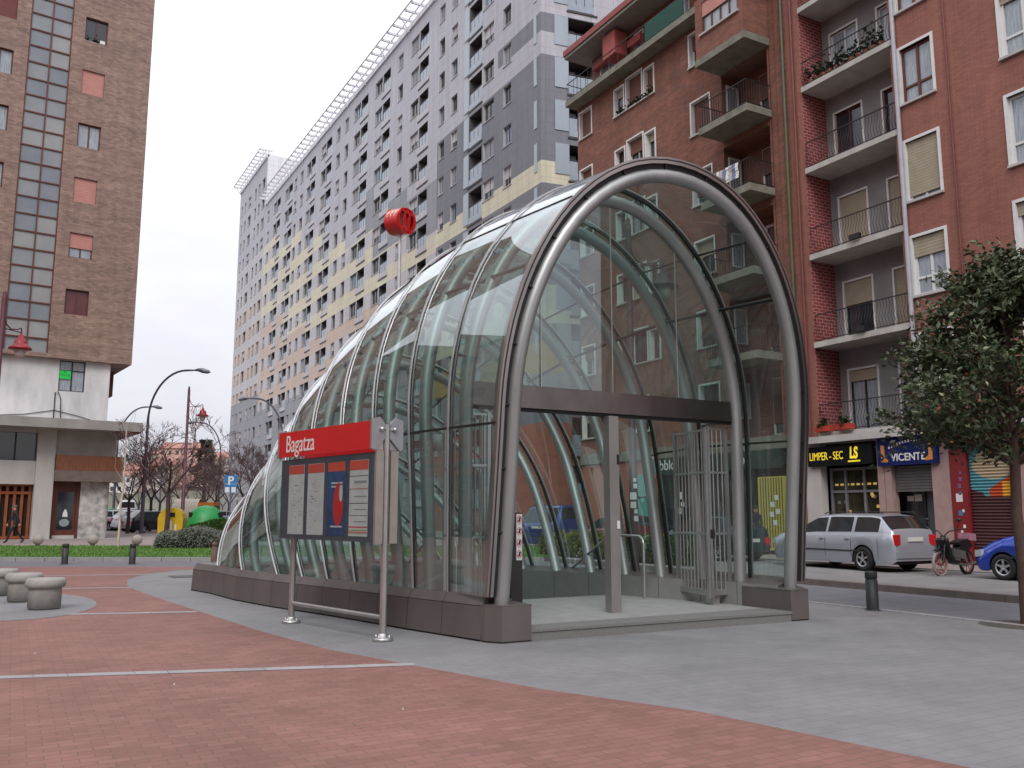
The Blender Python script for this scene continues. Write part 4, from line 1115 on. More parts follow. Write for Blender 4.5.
wd = mth('MULTIPLY', mth('GREATER_THAN', mth('ADD', Zc, mth('MULTIPLY', Yc, .62)), 11.3), mth('LESS_THAN', mth('ADD', Zc, mth('MULTIPLY', Yc, 1.0)), 17.22))
c = mixc(mth('MULTIPLY', mth('LESS_THAN', mth('ADD', Zc, mth('MULTIPLY', Yc, .62)), 11.75), mth('MULTIPLY', mth('LESS_THAN', Yc, 15.25), mth('GREATER_THAN', Zc, 2.08))), c, rgb(186, 74, 40))
c = mixc(mth('MULTIPLY', mth('LESS_THAN', Yc, 14.86), mth('MULTIPLY', mth('GREATER_THAN', Zc, 2.08), mth('LESS_THAN', Zc, 2.5))), c, rgb(222, 170, 50))
t.links.new(c, p.inputs['Base Color'])
mb = MB(); z = 3.6
while z > .2:
    mb.add([Wr(14.56, z, -.1), Wr(15.8, z, -.1), Wr(15.8, z - .045, -.06), Wr(14.56, z - .045, -.06), Wr(14.56, z - .09, -.1), Wr(15.8, z - .09, -.1)], [(0, 1, 2, 3), (3, 2, 5, 4)]); z -= .09
mb.build('painted_shutter', mur, rb, fix=False)
mb = MB(); z = 3.6
while z > .2:
    mb.add([Wr(11.0, z, -.1), Wr(13.9, z, -.1), Wr(13.9, z - .045, -.06), Wr(11.0, z - .045, -.06), Wr(11.0, z - .09, -.1), Wr(13.9, z - .09, -.1)], [(0, 1, 2, 3), (3, 2, 5, 4)]); z -= .09
mb.build('brown_shutter', mat('maroon_slats', rgb(78, 44, 46), rough=.6), rb, fix=False)
mb = MB(); Wr.box(mb, -12, 22.3, 25.5, 25.8, -12, .4); mb.build('roof', concrete_l, rb)
mb = MB(); Wr.box(mb, -12, 22.2, .15, 25.4, -12, -1.6); Wr.box(mb, 21.9, 22.2, .2, 25.3, -1.6, -.35); mb.build('core', dark_in, rb)  # unseen dark boxes added to keep sky light out of the hollow block
mb = MB(); Wr.box(mb, -12, 22.2, 3.99, 4.19, -1.62, -.5); mb.build('shop_light_stop', dark_in, rb)  # unseen dark slab added to stop sky light leaking in above the shops
mb = MB(); Wc.box(mb, .4, A1 - .1, .2, 22.2, -11.9, -1.4); mb.build('core', dark_in, cb_root)  # unseen dark box added against sky light leaking through the brick block

# ---- grey slab block with coloured bands ------------------------------------------
gb = thing('apartment_tower', (30, 60, .3), 'long grey slab block striped in cream and peach with a taller far end', 'building')
Wg = Wall((27.0, 44.3), (0, 1), (-1, 0))        # a = Y - 44.3
FP = 2.868; TOP = 33.05; J = list(range(-10, 4))
pairs = [(6.3, 8.1, 8.2, 10.05), (17.6, 19.4, 19.6, 21.3), (26.1, 27.9, 28.1, 29.9), (31.9, 33.8, 34.0, 35.9), (43.0, 44.8, 45.0, 46.7), (48.9, 50.5, 50.7, 52.2), (58.3, 60, 60.2, 61.7), (63.9, 65.5, 65.7, 67.3)]
singles = [(3.85, 4.95), (12.15, 13.2), (14.45, 15.45), (23.1, 24.2), (37.6, 38.7), (40.2, 41.4), (53.7, 54.9), (56.4, 57.5), (69.5, 70.6)]
def zone(Y, z):
    low = z < TOP + .1 and True
    ct = 23.3 if Y < 66 else 24.6 if Y < 74 else 27.5 if Y < 82 else 29.9 if Y < 90 else 32.7 if Y < 98 else 35.2 if Y < 108 else 37.0
    pt = 20.3 if Y < 95 else 22.6 if Y < 105 else 26.2 if Y < 118 else 30
    pb = 14.8 if Y < 118 else 17.0
    if Y < 60:
        if z > 33.2: return 0
        if 30.35 < z <= 31.9: return 0
        if z > 31.9: return 1 if Y < 50 else 0
        if z > ct: return 1
        if z > 21.85: return 2
        if 13.0 < z < 15.4: return 2
        if 10.0 < z < 11.9: return 5
        if z < 7: return 6
        return 1
    if z > ct: return 0 if z > ct + (4.2 if Y < 76 else -1) else 4
    if z > pt: return 2
    if z > pb: return 3
    return 4
def fac(name, c, **k):
    return brick(name, c, tuple(x * .96 for x in c[:3]) + (1,), tuple(x * .80 for x in c[:3]) + (1,), bw=1.35, bh=.717, ms=.022, big=.05, bigscale=.2, rough=.65, bump=.1, off=0)
gm = [fac('facade_light', rgb(182, 181, 188)), fac('facade_dark', rgb(121, 122, 130)), fac('facade_cream', rgb(212, 205, 182)),
      fac('facade_peach', rgb(200, 180, 165)), fac('facade_mid', rgb(148, 149, 155)), fac('facade_ochre', rgb(176, 138, 66)), fac('facade_red', rgb(160, 96, 78)),
      fac('facade_pale', rgb(192, 189, 192)), mat('loggia_back', rgb(92, 89, 93), rough=.9, var=.2), fac('facade_white', rgb(226, 225, 230))]
gops = []; gwin = []
for j in J:
    zt = TOP + FP * j; z0 = zt - 1.4
    for (a0, a1, b0, b1) in pairs:
        near = a0 < 12
        if near: a0, a1, b0, b1 = 8.1, 10.08, 6.3, 7.9
        gops.append((a0, a1, zt - (1.95 if near else 1.7), zt, 1.1, 8)); gops.append((b0, b1, z0, zt, .2, 7))
        gwin.append(('l', a0, a1, zt - (1.95 if near else 1.7), zt)); gwin.append(('w', b0, b1, z0, zt))
    # near the corner the window stands on the other side of the loggia
    for (a0, a1) in singles: gops.append((a0, a1, z0, zt, .2, 7)); gwin.append(('w', a0, a1, z0, zt))
GY1 = 116.0 - 44.3
def gmf(a, z):
    Y = a + 44.3; c = zone(Y, z); k = (z - TOP) / FP; k -= math.floor(k)
    inband = k > (1 - 1.4 / FP)                     # storey height taken by the windows
    if c in (2, 3) and inband and Y > 60:
        return 7
    return c
gmf.za = [5, 7, 10.0, 11.9, 13.0, 14.8, 15.4, 17.0, 20.3, 21.85, 22.6, 23.3, 24.6, 26.2, 27.5, 29.9, 30.35, 31.9, 32.7, 33.2, 35.2, 37.0]
agr = [60, 66, 74, 82, 90, 95, 98, 105, 108]
dummy = [(y - 44.3, y - 44.3 + .001, 0.31, .32, 0.0) for y in agr] + [(q - .6, q - .599, .31, .32, 0) for P_ in pairs for q in (P_[0],)] + [(P_[3] + .6, P_[3] + .601, .31, .32, 0) for P_ in pairs]
# windows of the near pair columns
gops2 = []
for j in J:
    zt = TOP + FP * j
    gops2.append((8.25, 10.1, zt - 1.4, zt, .2, 7)) if False else None
mb = MB(); Wg.wall(mb, 0, GY1, .3, 43.2, [g_ for g_ in gops if g_] + dummy, mfn=gmf)
# far taller part, same plane
def tmf(a, z):
    Y = a + 44.3
    return 0 if z > 37 else 7 if z > 30.5 else 7 if (z > 17.5 and int((z - TOP) / FP * 2) % 2) else 3 if z > 17 else 4
tops = []
for j in range(-10, 6):
    zt = TOP + FP * j
    for (a0, a1) in ((117.0, 118.6), (119.8, 120.8), (122.0, 123.0), (125.2, 127.0), (128.4, 129.4), (130.6, 131.4)):
        tops.append((a0 - 44.3, a1 - 44.3, zt - 1.5, zt, .2, 7)); gwin.append(('w', a0 - 44.3, a1 - 44.3, zt - 1.5, zt))
Wg.wall(mb, GY1, 132.6 - 44.3, .3, 50.2, tops, mfn=tmf)
# side of the taller part above the lower roof
mb.add([(27, 116, 43.2), (45, 116, 43.2), (45, 116, 50.2), (27, 116, 50.2)], [(0, 1, 2, 3)], 9)
mb.add([(27, 132.6, .3), (45, 132.6, .3), (45, 132.6, 50.2), (27, 132.6, 50.2)], [(0, 1, 2, 3)], 7)
mb.add([(27, 116, 50.2), (45, 116, 50.2), (45, 132.6, 50.2), (27, 132.6, 50.2)], [(0, 1, 2, 3)], 0)
mb.add([(27, 44.3, 43.2), (50, 44.3, 43.2), (50, 116, 43.2), (27, 116, 43.2)], [(0, 1, 2, 3)], 0)
mb.build('wall', gm, gb, fix=False)
# corner facade turned towards the square
We = Wall((27.0, 44.3), (.988, -.155), (-.155, -.988))
def emf(a, z):
    if z > 33.2: return 0
    if 30.35 < z < 31.9: return 0
    if z > 23.3: return 1
    if z > 21.85: return 2
    if 13.0 < z < 15.4: return 2
    if 10.0 < z < 11.9: return 5
    if z < 7: return 6
    return 1
emf.za = [7, 10, 11.9, 13, 15.4, 21.85, 23.3, 30.35, 31.9, 33.2]
eops = []
for j in J:
    zt = TOP + FP * j + .1
    eops.append((1.9, 3.72, zt - 1.85, zt, 1.1, 8)); eops.append((7.4, 9.4, zt - 1.4, zt, .2, 7))
    gwin.append(('e', 1.9, 3.72, zt - 1.85, zt)); gwin.append(('f', 7.4, 9.4, zt - 1.4, zt))
mb = MB(); We.wall(mb, 0, 16, .3, 43.2, eops, mfn=emf); mb.build('end_wall', gm, gb, fix=False)
glz = glass_mat('loggia_glass', (.8, .86, .9, 1), gain=1.3, base=.12, dirt=.25)
milky = mat('milky_glass', rgb(150, 160, 170), rough=.15, var=.12, scale=.4, spec=.8, streak=(2, 2, .3))
def loggia(W, mb, a0, a1, z0, z1, near):
    W.box(mb, a0, a1, z0, z1, -1.12, -1.1, 1)
    W.box(mb, a0 + .2, a0 + .2 + (a1 - a0) * .4, z0, z1 - .2, -1.1, -1.08, 2)
    W.box(mb, a0, a1, z0 + .85, z0 + .9, -.08, -.04, 3); W.box(mb, a0, a1, z0, z0 + .8, -.07, -.05, 0)
    for q in (.33, .66): W.box(mb, a0 + (a1 - a0) * q - .02, a0 + (a1 - a0) * q + .02, z0, z0 + .88, -.09, -.04, 3)
    W.box(mb, a0 - .1, a1 + .25, z0 - .62, z0 - .52, -.02, .06, 3)
    if not near: W.box(mb, a0 - .12, a1 + .3, z0 - .5, z0 - .02, .0, .035, 4)
    else: W.box(mb, a0, a1, z0 - .45, z0 - .02, .0, .03, 0)
def simple_window(W, mb, a0, a1, z0, z1, kind):
    W.box(mb, a0, a1, z0, z1, -.22, -.2, 1 if kind != 2 else 5)
    m_ = (a0 + a1) / 2
    W.box(mb, m_ - .03, m_ + .03, z0, z1, -.2, -.16, 3)
    if kind == 1: W.box(mb, a0, a1, z0 + (z1 - z0) * .45, z1, -.195, -.17, 4)
    if kind == 3: W.box(mb, a0, a1, z0, z1, -.195, -.17, 6)
    W.box(mb, a0 - .05, a1 + .05, z0 - .05, z0, -.2, .05, 4)
wmats = [mat('rail_glass', rgb(150, 160, 172), rough=.1, var=.1), glass_d, glass_c, steel_dark, gm[7], glass_b, gm[4]]
order = sorted(gwin, key=lambda g_: (0 if g_[0] in 'ef' else 1, g_[1]) if g_[4] > 12 else (2, g_[1]))
rr = random.Random(17); rest = MB()
for i, (k, a0, a1, z0, z1) in enumerate(order):
    W = We if k in 'ef' else Wg
    mb = MB() if i < 98 else rest
    if k in 'le': loggia(W, mb, a0, a1, z0, z1, a0 < 12 or k == 'e')
    else: simple_window(W, mb, a0, a1, z0, z1, rr.choice((0, 0, 1, 2, 3)))
    if i < 98: mb.build('loggia' if k in 'le' else 'window', wmats, gb)
tag(rest.build('far_windows', wmats, gb, fix=False), kind='stuff')
# tall white-glass screens beside the corner loggias, slits, the window column behind them
def screens(W, a0, a1, zoff0, zoff1, o0, o1, name, m, js=J):
    for j in js:
        zt = TOP + FP * j; mb = MB(); W.box(mb, a0, a1, zt + zoff0, zt + zoff1, o0, o1); mb.build(name, m, gb)
screens(We, .92, 1.86, -1.9, .1, .0, .05, 'glass_screen', milky, J[3:])
screens(Wg, 10.1, 10.9, -2.35, .05, .0, .05, 'glass_screen', milky, J[3:])
screens(Wg, .5, .85, -1.75, .1, .0, .04, 'slit_window', milky, J[3:])
# roof-edge pergola: posts, rails and slats
mb = MB()
for (y0, y1, zr) in ((44.3, 116.0, 43.2), (116.0, 132.6, 50.2)):
    y = y0
    while y < y1:
        mb.bar((27.6, y, zr + .55), (25.9, y, zr + .55), .16, .2); y += 1.35
    y = y0
    while y < y1: mb.bar((27.1, y, zr), (27.1, y, zr + .5), .14, .14); mb.bar((26.9, y, zr - .5), (26.2, y, zr + .5), .08, .1); y += 5.4
    for x in (25.9, 26.8): mb.bar((x, y0, zr + .66), (x, y1, zr + .66), .1, .08)
    mb.bar((27.0, y0, zr - .1), (27.0, y1, zr - .1), .3, .5)
mb.build('roof_pergola', gm[9], gb)

# ---- left tower: brown brick over white storey, concrete slab and entrance ------------
dT = Vector((.994, .111)); nT = Vector((.111, -.994))
AT = Vector((3.67, 51.8))
Wt = Wall(AT, dT, nT)
lt = thing('apartment_tower', (AT.x, AT.y, .3), 'brown brick tower with a vertical stair window above a white storey and slab canopy', 'building')
tw = []; FPT = 3.13
for k in range(-1, 7):
    zt = 29.08 + 3.13 - FPT * (6 - k) if False else 13.53 + FPT * k
    tw.append((-2.04, -.88, zt - 1.38, zt, .18)); tw.append((-6.6, -5.38, zt - 1.38 + (0), zt, .18)); tw.append((-12.4, -11.2, zt - 1.38, zt, .18))
tw = [o for o in tw if o[2] > 10.2]
tw2 = tw + [(-4.72, -2.66, 9.95, 38.5, .12)]
mb = MB(); Wt.wall(mb, -16, 1.5, 9.73, 39, tw2)
for a in (1.5,):
    mb.add([Wt(a, 9.73, 0), Wt(a, 9.73, -13), Wt(a, 39, -13), Wt(a, 39, 0)], [(0, 1, 2, 3)])
mb.add([Wt(-16, 9.73, 0), Wt(1.5, 9.73, 0), Wt(1.5, 9.73, -13), Wt(-16, 9.73, -13)], [(0, 1, 2, 3)], 0)
mb.add([Wt(-16, 39, 0), Wt(1.5, 39, 0), Wt(1.5, 39, -13), Wt(-16, 39, -13)], [(0, 1, 2, 3)], 0)
mb.build('wall', brick_t, lt, fix=False)
kinds = {6: (glass_b, None, 0), 5: (glass_d, None, 0), 4: (glass_d, shut_pink, 1.0), 3: (glass_c, None, 0), 2: (glass_d, shut_pink, 1.0), 1: (glass_c, shut_pink, .6), 0: (mat('maroon_curtain', rgb(96, 52, 54), rough=.3, var=.2), None, 0)}
for i, o in enumerate(tw):
    fl = round((o[3] - 13.53) / FPT); g_, sh_m, shv = kinds.get(fl, (glass_d, None, 0))
    if o[0] < -5: g_, sh_m, shv = (glass_c, None, 0) if fl != 5 else (glass_c, mat('shutter_maroon', rgb(112, 52, 52), rough=.6), 1.0)
    w = window(Wt, lt, o[0], o[1], o[2], o[3], .18, brown_f, g_, sh_m, shv, panes=2, surround=None, sill=False, fw=.06)
    if fl == 5 and o[0] > -3:
        mb = MB(); r2 = random.Random(6); 
        for a in (-1.85, -1.55, -1.4): leaf_clump(mb, Wt(a, o[2] + .02, -.08), .14, .1, .25, 20, .1, 0, r2)
        Wt.box(mb, -1.25, -1.0, o[2], o[2] + .18, -.15, .02, 1); mb.build('window_plants', [leafm, white_p], w, fix=False)
# stair glazing: a grid of milky panes
rr = random.Random(12)
panem = [mat('stair_pane_a', rgb(136, 140, 144), rough=.25, var=.12, scale=.8), mat('stair_pane_b', rgb(146, 147, 147), rough=.3, var=.1, scale=.8), mat('stair_pane_c', rgb(124, 130, 138), rough=.2, var=.12, scale=.8), brown_f]
mb = MB(); z = 38.5; row = 0
Wt.box(mb, -4.72, -2.66, 9.95, 38.5, -.16, -.13, 0)
zz = [28.56]; 
zlist = list(np.arange(28.56 - .94 * 19, 38.5, .94))
for q in zlist: Wt.box(mb, -4.72, -2.66, q - .035, q + .035, -.1, -.05, 3)
for a in (-4.72, -3.69, -2.72): Wt.box(mb, a, a + .06, 9.95, 38.5, -.101, -.045, 3)
for i in range(len(zlist) - 1):
    for a0, a1 in ((-4.66, -3.69), (-3.63, -2.72)):
        Wt.box(mb, a0, a1, zlist[i] + .035, zlist[i + 1] - .035, -.129, -.11, rr.randrange(3))
mb.build('stair_window', panem, lt)
# white storey
Ww = Wall(AT - nT * .35, dT, nT)
wo_ = [(-2.0, -.74, 8.05, 9.7, .15)]
mb = MB(); Ww.wall(mb, -16, .5, 6.4, 9.73, wo_)
mb.add([Ww(.5, 6.4, 0), Ww(.5, 6.4, -12), Ww(.5, 9.73, -12), Ww(.5, 9.73, 0)], [(0, 1, 2, 3)])
mb.build('white_storey', render_w, lt, fix=False)
w = window(Ww, lt, -2.0, -.74, 8.05, 9.7, .15, iron, glass_c, None, 0, panes=2, surround=None, sill=False, rail=.68)
mb = MB(); Ww.box(mb, -1.98, -1.42, 8.72, 9.16, -.09, -.08, 0); sg_ = mb.build('green_notice', mat('fluorescent_green', rgb(30, 220, 90), rough=.6), w)
text('lettering', 'SE\nVENDE', mat('dark_green_ink', rgb(10, 110, 50)), Ww(-1.70, 9.0, -.078), (dT.x, dT.y, 0), (0, 0, 1), .17, sg_, ext=.001)
mb = MB(); Wt.box(mb, .6, 1.25, 8.3, 9.72, -6.5, -3.2); mb.build('rear_window_bay', brown_f, lt)
if True:
    mb = MB(); mb.tube([Ww(-2.12, 6.5, .05), Ww(-2.12, 7.95, .05), Ww(-2.0, 8.0, .1), Ww(-1.85, 7.6, .12), Ww(-1.8, 6.6, .12)], .025, n=5)
    mb.tube([Ww(-5.5, 6.5, .04), Ww(-3.5, 6.7, .04), Ww(-2.1, 7.0, .04), Ww(-.9, 6.75, .04), Ww(0, 6.5, .04)], .018, n=4); mb.build('wall_cable', black_m, lt)
# projecting slab, lower storey
mb = MB(); Wt.box(mb, -16, 1.95, 5.93, 6.42, -14, 1.5, 0); mb.build('canopy_slab', concrete, lt)
mb = MB(); Wt.box(mb, .75, 1.9, 5.86, 5.929, -13, 1.4); mb.build('soffit', wood_band, lt)
lm = [concrete_l, glass_d, marble, wood_band, orange_f, concrete]
mb = MB(); Wt.box(mb, -16, -2.8, 3.1, 4.3, -.35, -.05, 0); Wt.box(mb, -16, -2.8, 5.75, 5.93, -.35, -.06, 0); mb.build('concrete_band', lm[0], lt)
mb = MB(); Wt.box(mb, -16, -2.8, 4.3, 5.75, -.5, -.3, 0)
for a in np.arange(-15, -3, 1.4): Wt.box(mb, a, a + .07, 4.3, 5.75, -.3, -.24, 1)
mb.build('band_window', [glass_d, iron], lt)
mb = MB(); Wt.box(mb, -2.8, -1.95, .25, 5.93, -.6, .12); mb.build('pillar', concrete_l, lt)
mb = MB(); Wt.box(mb, -1.95, 1.02, 4.62, 5.93, -.4, -.1); mb.build('pale_panel', render_w if False else mat('stained_render', rgb(176, 172, 168), rough=.85, var=.15, scale=1.1), lt)
mb = MB(); Wt.box(mb, -1.92, 1.25, 3.85, 4.63, -.6, .42); fb = mb.build('timber_fascia', wood_band, lt)
mb = MB(); Wt.box(mb, -1.95, 1.28, 3.28, 3.845, -.6, .45); mb.build('fascia_base', mat('brown_concrete', rgb(112, 98, 92), rough=.8, var=.15), fb)
mb = MB(); Wt.box(mb, -1.9, -.62, .3, 3.28, -.45, -.35, 0); Wt.box(mb, -1.62, -.86, .8, 2.75, -.349, -.335, 1)
for a in (-1.9, -.74): Wt.box(mb, a, a + .12, .3, 3.28, -.349, -.27, 0)
Wt.box(mb, -1.78, -.74, .3, .5, -.349, -.28, 2)
dr_ = mb.build('entrance_door', [brown_f, glass_d, concrete_l], lt)
mb = MB(); fn = lambda a, z, c: Wt(a, z, c)
mb.prism([(-1.24 + .24 * math.cos(t_), 1.15 + .2 * math.sin(t_)) for t_ in np.linspace(0, 2 * math.pi, 18, endpoint=False)], -.334, -.33, 0, fn)
mb.prism([(-1.35, 1.45), (-1.1, 1.45), (-1.12, 1.66), (-1.2, 1.85), (-1.24, 1.85), (-1.33, 1.66)], -.334, -.33, 1, fn)
mb.build('door_notice', [mat('grey_disc', rgb(140, 150, 152)), white_p], dr_)
mb = MB(); Wt.box(mb, -.6, .62, .25, 3.28, -1.1, -.12)
mb.tube([Wt(.55, .25, -.4), Wt(.55, 3.28, -.4)], .3, n=18); mb.build('marble_pillar', marble, lt)
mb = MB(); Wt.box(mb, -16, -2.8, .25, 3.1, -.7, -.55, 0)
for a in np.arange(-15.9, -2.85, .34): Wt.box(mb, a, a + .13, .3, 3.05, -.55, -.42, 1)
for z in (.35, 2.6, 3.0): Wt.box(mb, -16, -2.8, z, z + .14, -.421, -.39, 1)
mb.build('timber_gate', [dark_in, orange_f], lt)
mb = MB(); Wt.box(mb, -16, .9, .25, 5.9, -12, -1.2); mb.build('core', concrete, lt)
mb = MB(); Wt.box(mb, -16, 1.2, .2, .33, -.6, .9); mb.build('doorstep', granite_l, lt)

# ---- unseen blocks, added and sized for the shell's reflections ------------------------------
def plain_block(x0, x1, y0, y1, h_, m, label, face):
    b_ = thing('apartment_building', ((x0 + x1) / 2, (y0 + y1) / 2, 0), label, 'building')
    W = Wall((x1, y0), (0, 1), (1, 0)) if face == 'E' else Wall((x0, y1), (1, 0), (0, 1)) if face == 'N' else Wall((x0, y0), (1, 0), (0, -1))
    L_ = (y1 - y0) if face == 'E' else (x1 - x0)
    op_ = []; z = 4.6
    while z < h_ - 2:
        a = 1.5
        while a < L_ - 2: op_.append((a, a + 1.3, z, z + 1.5, .15)); a += 3.4
        z += 3.0
    mb = MB(); W.wall(mb, 0, L_, 0, h_, op_)
    c = [(x0, y0), (x1, y0), (x1, y1), (x0, y1)]
    for k in range(4):
        a, b = c[k], c[(k + 1) % 4]
        if (face == 'E' and k == 1) or (face == 'N' and k == 2) or (face == 'S' and k == 0): continue
        mb.add([(*a, 0), (*b, 0), (*b, h_), (*a, h_)], [(0, 1, 2, 3)])
    mb.add([(*p_, h_) for p_ in c], [(0, 1, 2, 3)]); mb.build('wall', m, b_, fix=False)
    mb = MB()
    for o in op_: W.box(mb, o[0], o[1], o[2], o[3], -.2, -.15)
    mb.build('window', glass_d, b_, fix=False)
plain_block(-44, -30, -24, 40, 29, brick('ochre_brick', rgb(150, 122, 96), rgb(134, 108, 84), rgb(120, 104, 88)), 'unseen ochre brick block across the square, added for reflections in the shell glass', 'E')
plain_block(-33, -13.5, 46, 58, 22, brick('umber_brick', rgb(128, 106, 92), rgb(112, 92, 80), rgb(104, 92, 84)), 'unseen umber brick block beyond the tower, added for reflections in the shell glass', 'S')
plain_block(-26, 10, -44, -30, 22, brick('grey_brick', rgb(134, 128, 120), rgb(118, 112, 106), rgb(108, 104, 100)), 'unseen grey brick block behind the square, added for reflections in the shell glass', 'N')

# ================================================================== VEHICLES
def interp(pts, x):
    return float(np.interp(x, [p[0] for p in pts], [p[1] for p in pts]))
tyre_m = mat('tyre', rgb(30, 30, 32), rough=.85); rim_m = mat('alloy', rgb(178, 180, 184), rough=.35, metal=.7)
car_glass = mat('car_glass', rgb(34, 40, 44), rough=.05, var=.3, scale=1.2, spec=.9)
tail_m = mat('tail_red', rgb(190, 26, 30), rough=.25); head_m = mat('head_clear', rgb(206, 212, 216), rough=.12, metal=.3); plate_m = mat('number_plate', rgb(216, 214, 206), rough=.5)
trim_m = mat('car_trim', rgb(38, 38, 40), rough=.6)
def make_wheel(root, x, y, r, w, side):
    mb = MB(); prof = [(r * .62, -w / 2), (r * .94, -w / 2), (r, -w * .32), (r, w * .32), (r * .94, w / 2), (r * .62, w / 2), (r * .62, -w / 2)]
    n = 26; vs_ = [(x + a * math.cos(2 * math.pi * k / n), y + h_, r + a * math.sin(2 * math.pi * k / n)) for a, h_ in prof for k in range(n)]
    mb.add(vs_, [(i * n + k, i * n + (k + 1) % n, (i + 1) * n + (k + 1) % n, (i + 1) * n + k) for i in range(len(prof) - 1) for k in range(n)], 0, True)
    wh = mb.build('wheel', tyre_m, root)
    mb = MB(); yo = y + side * w * .34; s = side
    ring = lambda ra, rb, h0: mb.add([(x + a * math.cos(2 * math.pi * k / n), yo + s * hh, r + a * math.sin(2 * math.pi * k / n)) for a, hh in ((ra, h0), (rb, h0 * .4)) for k in range(n)], [(k, (k + 1) % n, n + (k + 1) % n, n + k) for k in range(n)], 0)
    ring(r * .64, r * .55, .03); ring(r * .2, r * .02, .02)
    mb.add([(x + r * .6 * math.cos(2 * math.pi * k / n), yo - s * .05, r + r * .6 * math.sin(2 * math.pi * k / n)) for k in range(n)], [tuple(range(n))], 1)
    for k in range(5):
        a = 2 * math.pi * k / 5 + .3; c = Vector((x + math.cos(a) * r * .35, yo + s * .0, r + math.sin(a) * r * .35))
        mb.obox(c, (math.cos(a), 0, math.sin(a)), (0, 1, 0), (-math.sin(a), 0, math.cos(a)), r * .27, .012, r * .085, 0)
    mb.build('rim', [rim_m, trim_m], wh)
def make_car(name, label, paint, L, W, H, top, belt, wx, wsr, rgr, sides, r=.31, plate=True, wagon=False, group=None, nose_drop=.12, low=False):
    root = thing(name, (0, 0, 0), label, 'car' if name != 'parked_van' else 'van', group)
    xs = sorted({*[round(-L / 2 + L * k / 64, 4) for k in range(65)], *wsr, *rgr, *[q for s_ in sides for q in s_], *[w_ + r * 1.16 * math.cos(a) for w_ in wx for a in np.linspace(0, math.pi, 12)]})
    xs = [x for x in xs if -L / 2 <= x <= L / 2]
    ra = r * 1.16; rows = []
    for x in xs:
        u = abs(x) / (L / 2); hw = W / 2 * (1 - .05 * u ** 3 - .13 * max(0, (u - .86) / .14) ** 2.2)
        zb = .19 + (.10 * max(0, (u - .9) / .1) ** 2)
        for w_ in wx:
            if abs(x - w_) < ra: zb = max(zb, r + math.sqrt(max(0, ra * ra - (x - w_) ** 2)))
        zT = interp(top, x); zB = min(interp(belt, x), zT - .035); g_ = zT - zB
        zb = min(zb, zB - .12)
        m1 = zb + (zB - zb) * .25; m2 = zb + (zB - zb) * .62
        yr = hw * .93 - .36 * g_ if g_ > .1 else hw * .90 - .1 * g_
        pts = [(hw * .955, zb), (hw * .995, m1), (hw, m2), (hw * .985, zB - .05), (hw * .93, zB), (hw * .93 + (yr - hw * .93) * .1, zB + g_ * .1), (yr + (hw * .93 - yr) * .1, zB + g_ * .86), (yr - .03, zT - .012 if g_ > .1 else zT - .004), (yr * .62, zT + .012 if g_ > .1 else zT + .02), (0, zT + .02 if g_ > .1 else zT + .035)]
        rows.append(pts)
    body, gl, n = MB(), MB(), 10
    flip = lambda p, sg: (p[0], p[1] * sg, p[2])
    for sg in (1, -1):
        for i in range(len(xs) - 1):
            xm = (xs[i] + xs[i + 1]) / 2
            for k in range(n - 1):
                q = [(xs[i], *rows[i][k]), (xs[i + 1], *rows[i + 1][k]), (xs[i + 1], *rows[i + 1][k + 1]), (xs[i], *rows[i][k + 1])]
                q = [flip(p, sg) for p in q]
                isg = False
                if k == 5 and any(s_[0] < xm < s_[1] for s_ in sides): isg = True
                if k in (7, 8) and (wsr[0] < xm < wsr[1] or rgr[0] < xm < rgr[1]): isg = True
                (gl if isg else body).add(q, [(0, 1, 2, 3)], 0, True)
                if isg and k == 5: pass
    for i in (0, -1):
        for sg in (1, -1):
            ring = [flip((xs[i], *p), sg) for p in rows[i]]; c = (xs[i] + (.0), 0, rows[i][0][1])
            body.add(ring + [c], [(k, k + 1, n) for k in range(n - 1)], 0, True)
    # underbody
    body.box(-L / 2 + .12, L / 2 - .12, -W / 2 + .28, W / 2 - .28, .2, .5, 1)
    bm_ = body.build('body', [paint, trim_m], root)
    me = bm_.data; b = bmesh.new(); b.from_mesh(me); bmesh.ops.remove_doubles(b, verts=b.verts, dist=.0015); bmesh.ops.recalc_face_normals(b, faces=b.faces); b.to_mesh(me); b.free()
    g_o = gl.build('windows', car_glass, root); me = g_o.data; b = bmesh.new(); b.from_mesh(me); bmesh.ops.remove_doubles(b, verts=b.verts, dist=.0015); bmesh.ops.recalc_face_normals(b, faces=b.faces); b.to_mesh(me); b.free()
    for w_ in wx:
        for sg in (1, -1): make_wheel(root, w_, sg * (W / 2 - .115), r, .2, sg)
    zt = interp(belt, -L / 2 + .05)
    for sg in (1, -1):
        mb = MB(); mb.obox((-L / 2 + .075, sg * (W / 2 - .245), zt - .15), Vector((1, sg * .28, 0)).normalized(), Vector((-sg * .28, 1, 0)).normalized(), (0, 0, 1), .085, .10, .13 if not low else .1); mb.build('tail_light', tail_m, root)
        zf = interp(top, L / 2 - .12)
        mb = MB(); mb.obox((L / 2 - .16, sg * (W / 2 - .22), zf - .11), Vector((1, -sg * .35, -.15)).normalized(), Vector((sg * .35, 1, 0)).normalized(), (0, 0, 1), .11, .16, .075); mb.build('headlight', head_m, root)
        mb = MB(); xm = wsr[0] + (wsr[1] - wsr[0]) * .62; zb_ = interp(belt, xm) + .07
        mb.obox((xm, sg * (W / 2 + .06), zb_), (1, 0, 0), (0, 1, 0), (0, 0, 1), .06, .085, .06); mb.build('side_mirror', paint if not low else trim_m, root)
        mb = MB()
        for s_ in sides[:2] if len(sides) > 1 else sides:
            xm = s_[0] + .1; mb.obox((xm, sg * (W / 2 + .005), interp(belt, xm) - .12), (1, 0, 0), (0, 1, 0), (0, 0, 1), .075, .014, .014)
        mb.build('door_handle', paint, root)
        mb = MB()
